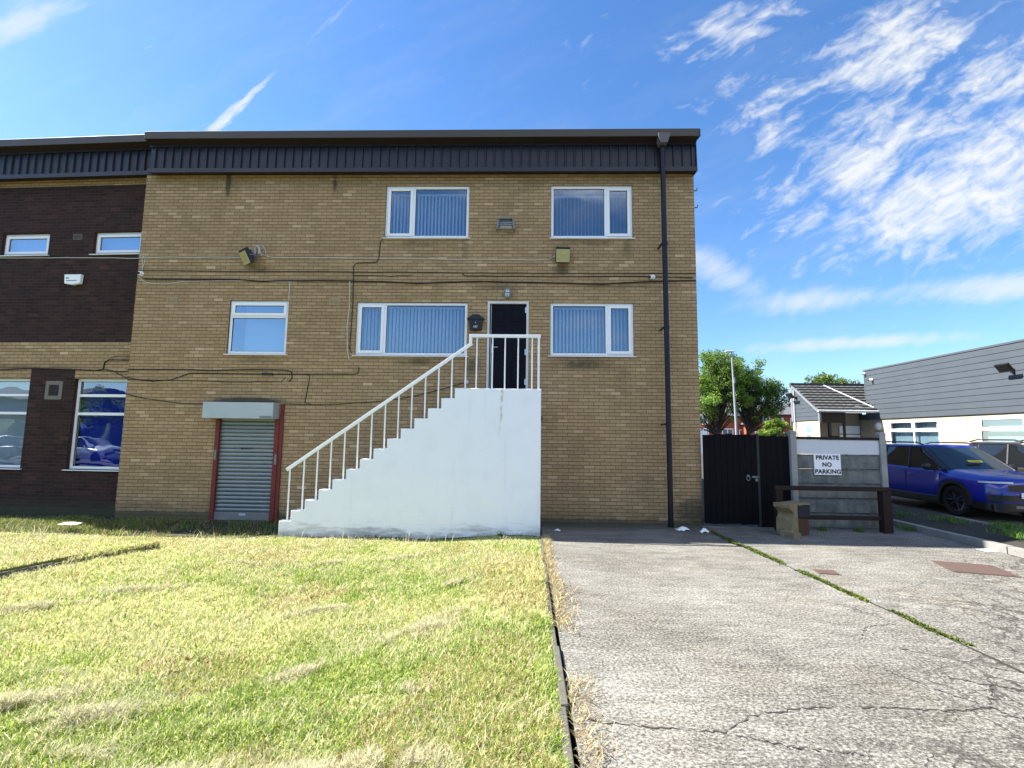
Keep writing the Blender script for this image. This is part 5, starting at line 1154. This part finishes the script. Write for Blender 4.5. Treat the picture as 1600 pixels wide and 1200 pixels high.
    # wheels
    for yw in (ya, yb_):
        for sd in (-1, 1):
            x1 = sd*(hw-.005); x0 = sd*(hw-.215); tw = MB()
            tw.disc_x(0, 0, yw, wr, [(x0, wr*.62), (x0, wr-.03), (x0+sd*.03, wr), (x1-sd*.03, wr), (x1, wr-.03), (x1-sd*.005, wr*.70), (x1-sd*.05, wr*.66)]); wh = tw.build('wheel', M_RUBBER, K_)
            rm = MB(); rm.disc_x(0, 0, yw, wr, [(x1-sd*.07, wr*.66), (x1-sd*.012, wr*.68), (x1-sd*.018, wr*.60), (x1-sd*.06, wr*.58), (x1-sd*.065, .05)])
            for q in range(5):
                for dq in (-.16, .16):
                    t = q*2*math.pi/5+.3+dq; rm.tube([(x1-sd*.022, yw+.05*math.cos(t), wr+.05*math.sin(t)), (x1-sd*.03, yw+wr*.62*math.cos(t+dq*.4), wr+wr*.62*math.sin(t+dq*.4))], [.022, .016], 6)
            rm.tube([(x1-sd*.05, yw, wr), (x1-sd*.012, yw, wr)], .05, 12); rm.build('rim', plain('dark_alloy', (.05, .05, .055), .3, metal=.8), wh)
    # greenhouse
    wb, wt = hw-.085, hw-.245; y0, y1, y2, y3 = f+1.02, f+1.86, b-.62, b-.16; zr = 1.545*s; zb_ = .985*s
    def ring(z0, z1, t):                                           # cabin outline at height t between belt and roof
        w = wb+(wt-wb)*(t**1.15); ff = y0+(y1-y0)*t; rr_ = y3+(y2-y3)*t**1.6; z = z0+(z1-z0)*t
        pts = [(-w*.0, ff-.12*(1-t*.4), z), (w*.55, ff-.06, z), (w*.90, ff+.06, z), (w, ff+.20, z)]
        pts += [(w, y, z) for y in np.linspace(ff+.5, rr_-.45, 5)] + [(w*.97, rr_-.12, z), (w*.80, rr_+.01, z), (w*.4, rr_+.04, z), (0, rr_+.05, z)]
        return pts + [(-x, y, zz) for x, y, zz in pts[::-1][1:-1]]
    rings = [ring(zb_, zr, t) for t in (0, .25, .5, .75, .93)]
    m = MB(); nn = len(rings[0]); idx = [0, 1, nn-2, nn-1]
    m.grid(rings, True, True); o = m.build('side_glass', M_CARG, K_)
    m = MB(); m.grid([[Vector(p)+Vector((0, -.014, .012)) for p in (r[nn-2], r[nn-1], r[0], r[1], r[2])][0 if True else 1:] for r in rings], True); m.build('windscreen', M_SCREEN, K_, fix=False)
    top = [rings[-1]] + [[(x*k, (y-(y1+y2)/2)*k2+(y1+y2)/2, z+dz) for x, y, z in ring(zb_, zr, .97)] for k, k2, dz in ((1.03, 1.015, .0), (1.0, 1.0, .025), (.86, .92, .045), (.5, .6, .058), (.05, .1, .060))]
    m = MB(); m.grid(top, True, True); m.quad(*top[-1]); m.build('roof', pm, K_, fix=True)
    for sd in (-1, 1):                                              # screen pillars, door pillar, seams, handles, mirror, rails
        P_ = [Vector(r[3]) for r in rings]; P_ = [Vector((sd*p.x, p.y-.07, p.z)) for p in P_]
        m = MB(); m.tube(P_, [.045, .04, .036, .034, .03], 8); m.build('screen_pillar', M_BLACK if suv else pm, K_)
        m = MB(); m.tube([(sd*(wb+.006), f+2.22, zb_), (sd*(wt+.012), f+2.30, zr-.03)], .028, 6); m.tube([(sd*(wb+.004), f+3.1, zb_), (sd*(wt+.008), f+3.10, zr-.04)], .026, 6); m.build('door_pillar', M_BLACK, K_)
        m = MB()
        for yy in (f+1.22, f+2.25, f+3.15): m.tube([(sd*(hw-.002 if z > .5 else hw-.004), yy+(.10 if (yy > f+3 and z < .7) else 0), z) for z in (.42, .6, .8, .93*s)], .006, 5)
        m.build('door_seam', M_BLACK, K_)
        for yy in (f+2.05, f+2.98):
            m = MB(); m.tube([(sd*(hw-.01), yy-.09, .845*s), (sd*(hw+.022), yy-.06, .85*s), (sd*(hw+.022), yy+.06, .85*s), (sd*(hw-.01), yy+.09, .845*s)], .014, 6); m.build('door_handle', pm, K_)
        m = MB(); sphere(m, (sd*(hw+.10), f+1.42, 1.06*s), .11, .065, .085, 14, 8); mi = m.build('mirror', pm if not suv else M_BLACK, K_)
        m = MB(); m.tube([(sd*(hw-.06), f+1.40, .99*s), (sd*(hw+.05), f+1.42, 1.02*s)], .03, 6); m.build('mirror_arm', M_BLACK, mi)
        if suv:
            m = MB(); m.tube([(sd*(wt-.02), y1+.10, zr+.03), (sd*(wt-.015), y1+.30, zr+.085), (sd*(wt-.015), y2-.30, zr+.085), (sd*(wt-.03), y2-.05, zr+.03)], .018, 8); m.build('roof_rail', M_BLACK, K_)
        # lamps
        m = MB(); m.grid([[(sd*hw*x, f+y-.006, z*s) for x, y in ((.42, .012), (.60, .03), (.78, .075), (.90, .17), (.945, .30))] for z in (.795, .832)], True); hl = m.build('headlight', M_LAMPC, K_, fix=False)
        m = MB(); m.grid([[(sd*hw*x, f+y-.008, z*s) for x, y in ((.62, .025), (.78, .065), (.88, .13))] for z in (.62, .66)], True); m.build('fog_light', plain('smoked_lens', (.10, .11, .13), .1, spec=.7), K_, fix=False)
        m = MB(); m.grid([[(sd*hw*x, b-y+.008, z*s) for x, y in ((.60, .03), (.80, .06), (.92, .16), (.965, .32))] for z in (.78, .96)], True); m.build('tail_light', M_RED_L, K_, fix=False)
    m = MB(); m.grid([[(x*hw, f-.012+abs(x)*.02, z*s) for x in (-.55, -.3, 0, .3, .55)] for z in (.64, .77)], True); m.build('grille', M_BLACK, K_, fix=False)
    def wrap(z0_, z1_, out, back, mat, nm, w0=0.0):                 # a band round the nose that follows its plan
        ys = [f+back*(1-k/9) for k in range(10)]
        side = [(lerp(wid, y)+out, y-out*(1-(y-f)/back)) for y in ys]
        line = side + [(w, f-out) for w in (hw*.45, hw*.2)]
        full = line + [(-w, y) for w, y in line[::-1]]
        mm = MB(); mm.grid([[(w, y, z) for w, y in full] for z in (z0_, (z0_+z1_)/2, z1_)], True); mm.build(nm, mat, K_, fix=False)
    if suv: wrap(.24, .40, .012, ya-ar-f-.02, M_BLACK, 'bumper_trim')
    wrap(.43, .56, .010, .16, M_BLACK, 'air_intake')
    m = MB(); m.grid([[(x*hw, f-.030+abs(x)**2*.10, z*s) for x in (-.62, -.4, 0, .4, .62)] for z in (.29, .345)], True); m.build('skid_plate', M_GREYM, K_, fix=False)
    m = MB(); m.box(-.26, .26, f-.035, f-.018, .50*s, .61*s); m.build('number_plate', M_WHITE, K_); m = MB(); m.box(-.26, .26, b+.004, b+.016, .62*s, .73*s); m.build('number_plate', plain('yellow_plate', (.6, .45, .05), .4), K_)
    m = MB(); m.grid([[(x*wb*.9, y3+(y2-y3)*t**1.6+.062, zb_+(zr-zb_)*t) for x in (-.8, -.4, 0, .4, .8)] for t in (.18, .5, .85)], True); m.build('rear_window', M_CARG, K_, fix=False)
    return K_
BLUE = paint('deep_blue_car_paint', (.0015, .011, .25), metal=.0); OLIVE = paint('dark_olive_car_paint', (.030, .027, .015)); CWHITE = paint('white_car_paint', (.75, .76, .78), metal=0.0); SILV = paint('silver_car_paint', (.42, .44, .46), metal=.4)
b_ = car('bright blue crossover parked nose out beside the concrete fence', (10.53, 2.13, .15), 0, BLUE, 4.16, 1.77, 1.60)
# parking card behind the screen
m = MB(); m.box(-.16, .16, -.004, .004, 0, .07); pc = m.build('parking_card', plain('yellow_card', (.75, .62, .03), .5), b_); pc.location = (-.12, -2.08+1.10, 1.19); pc.rotation_euler = (R(-58), 0, 0)
m = MB()
for k in range(7): m.box(-.13+.037*k, -.13+.037*k+(.024 if k % 2 else .018), -.0055, -.0042, .02, .05)
m.build('print', M_INK, pc)
car('dark olive crossover parked nose out on the far side of the blue car', (12.85, 2.0, .15), 0, OLIVE, 4.1, 1.74, 1.69, True)
car('white hatchback at the right edge of the photo, past the olive crossover', (14.25, 1.2, .15), R(0), CWHITE, 3.95, 1.70, 1.50, False)
# ------------------------------------------------------------------ across the road behind the camera, mirrored in the ground floor windows
car('silver hatchback parked on the road behind the lawn, mirrored in the blue window', (-29.5, -17.4, -.17), R(84), SILV, 4.2, 1.75, 1.52, False)
car('dark hatchback parked on the road behind the lawn, mirrored in the left window', (-36.5, -17.8, -.17), R(-94), paint('charcoal_car_paint', (.03, .035, .04)), 4.2, 1.75, 1.50, False)
SH = thing('dark_shed', 'long dark profiled shed across the road, mirrored in the left windows', 'building', (-74, -33, -.2))
m = MB(); m.box(0, 24, -10, 0, 0, 5.2); m.build('wall', plain('dark_brown_sheet', (.05, .042, .04), .7), SH, bevel=.02)
m = MB(); m.prism([(-10.2, 5.2), (.2, 5.2), (-5, 6.6)], -.2, 24.2, 'yz'); m.build('roof', plain('dark_roof_sheet', (.06, .06, .065), .8), SH)
tree('round tree across the road, mirrored in the blue window', (-41.5, -30, -.3), 6.4, [(0, 0, 4.6, 1.6, 24), (1.2, 0, 3.4, 1.3, 16), (-1.3, 0, 3.4, 1.3, 16)], 6000, 31, .15, group='trees across the road')
tree('wide tree further along across the road', (-45.5, -32, -.3), 6.8, [(0, 0, 4.2, 1.8, 24), (1.8, 0, 3.6, 1.5, 16), (-1.6, 0, 3.6, 1.5, 16)], 6000, 37, .15, group='trees across the road')
HG = MB(); 
rows = [[(x, -29.5+.4*math.sin(x*1.7)+dy, z+.25*math.sin(x*2.3+z)) for x in np.linspace(-80, 45, 220)] for dy, z in ((.6, 0), (.8, 1.1), (.3, 2.3), (-.5, 2.4), (-.8, 0))]
HG.grid(rows); hg = HG.build('hedge', plain('dense_hedge', (.03, .055, .016), .9, var=.8, scale=2, bump=1.0), None, fix=False); tag(hg, 'long clipped hedge across the road behind the camera', 'hedge')
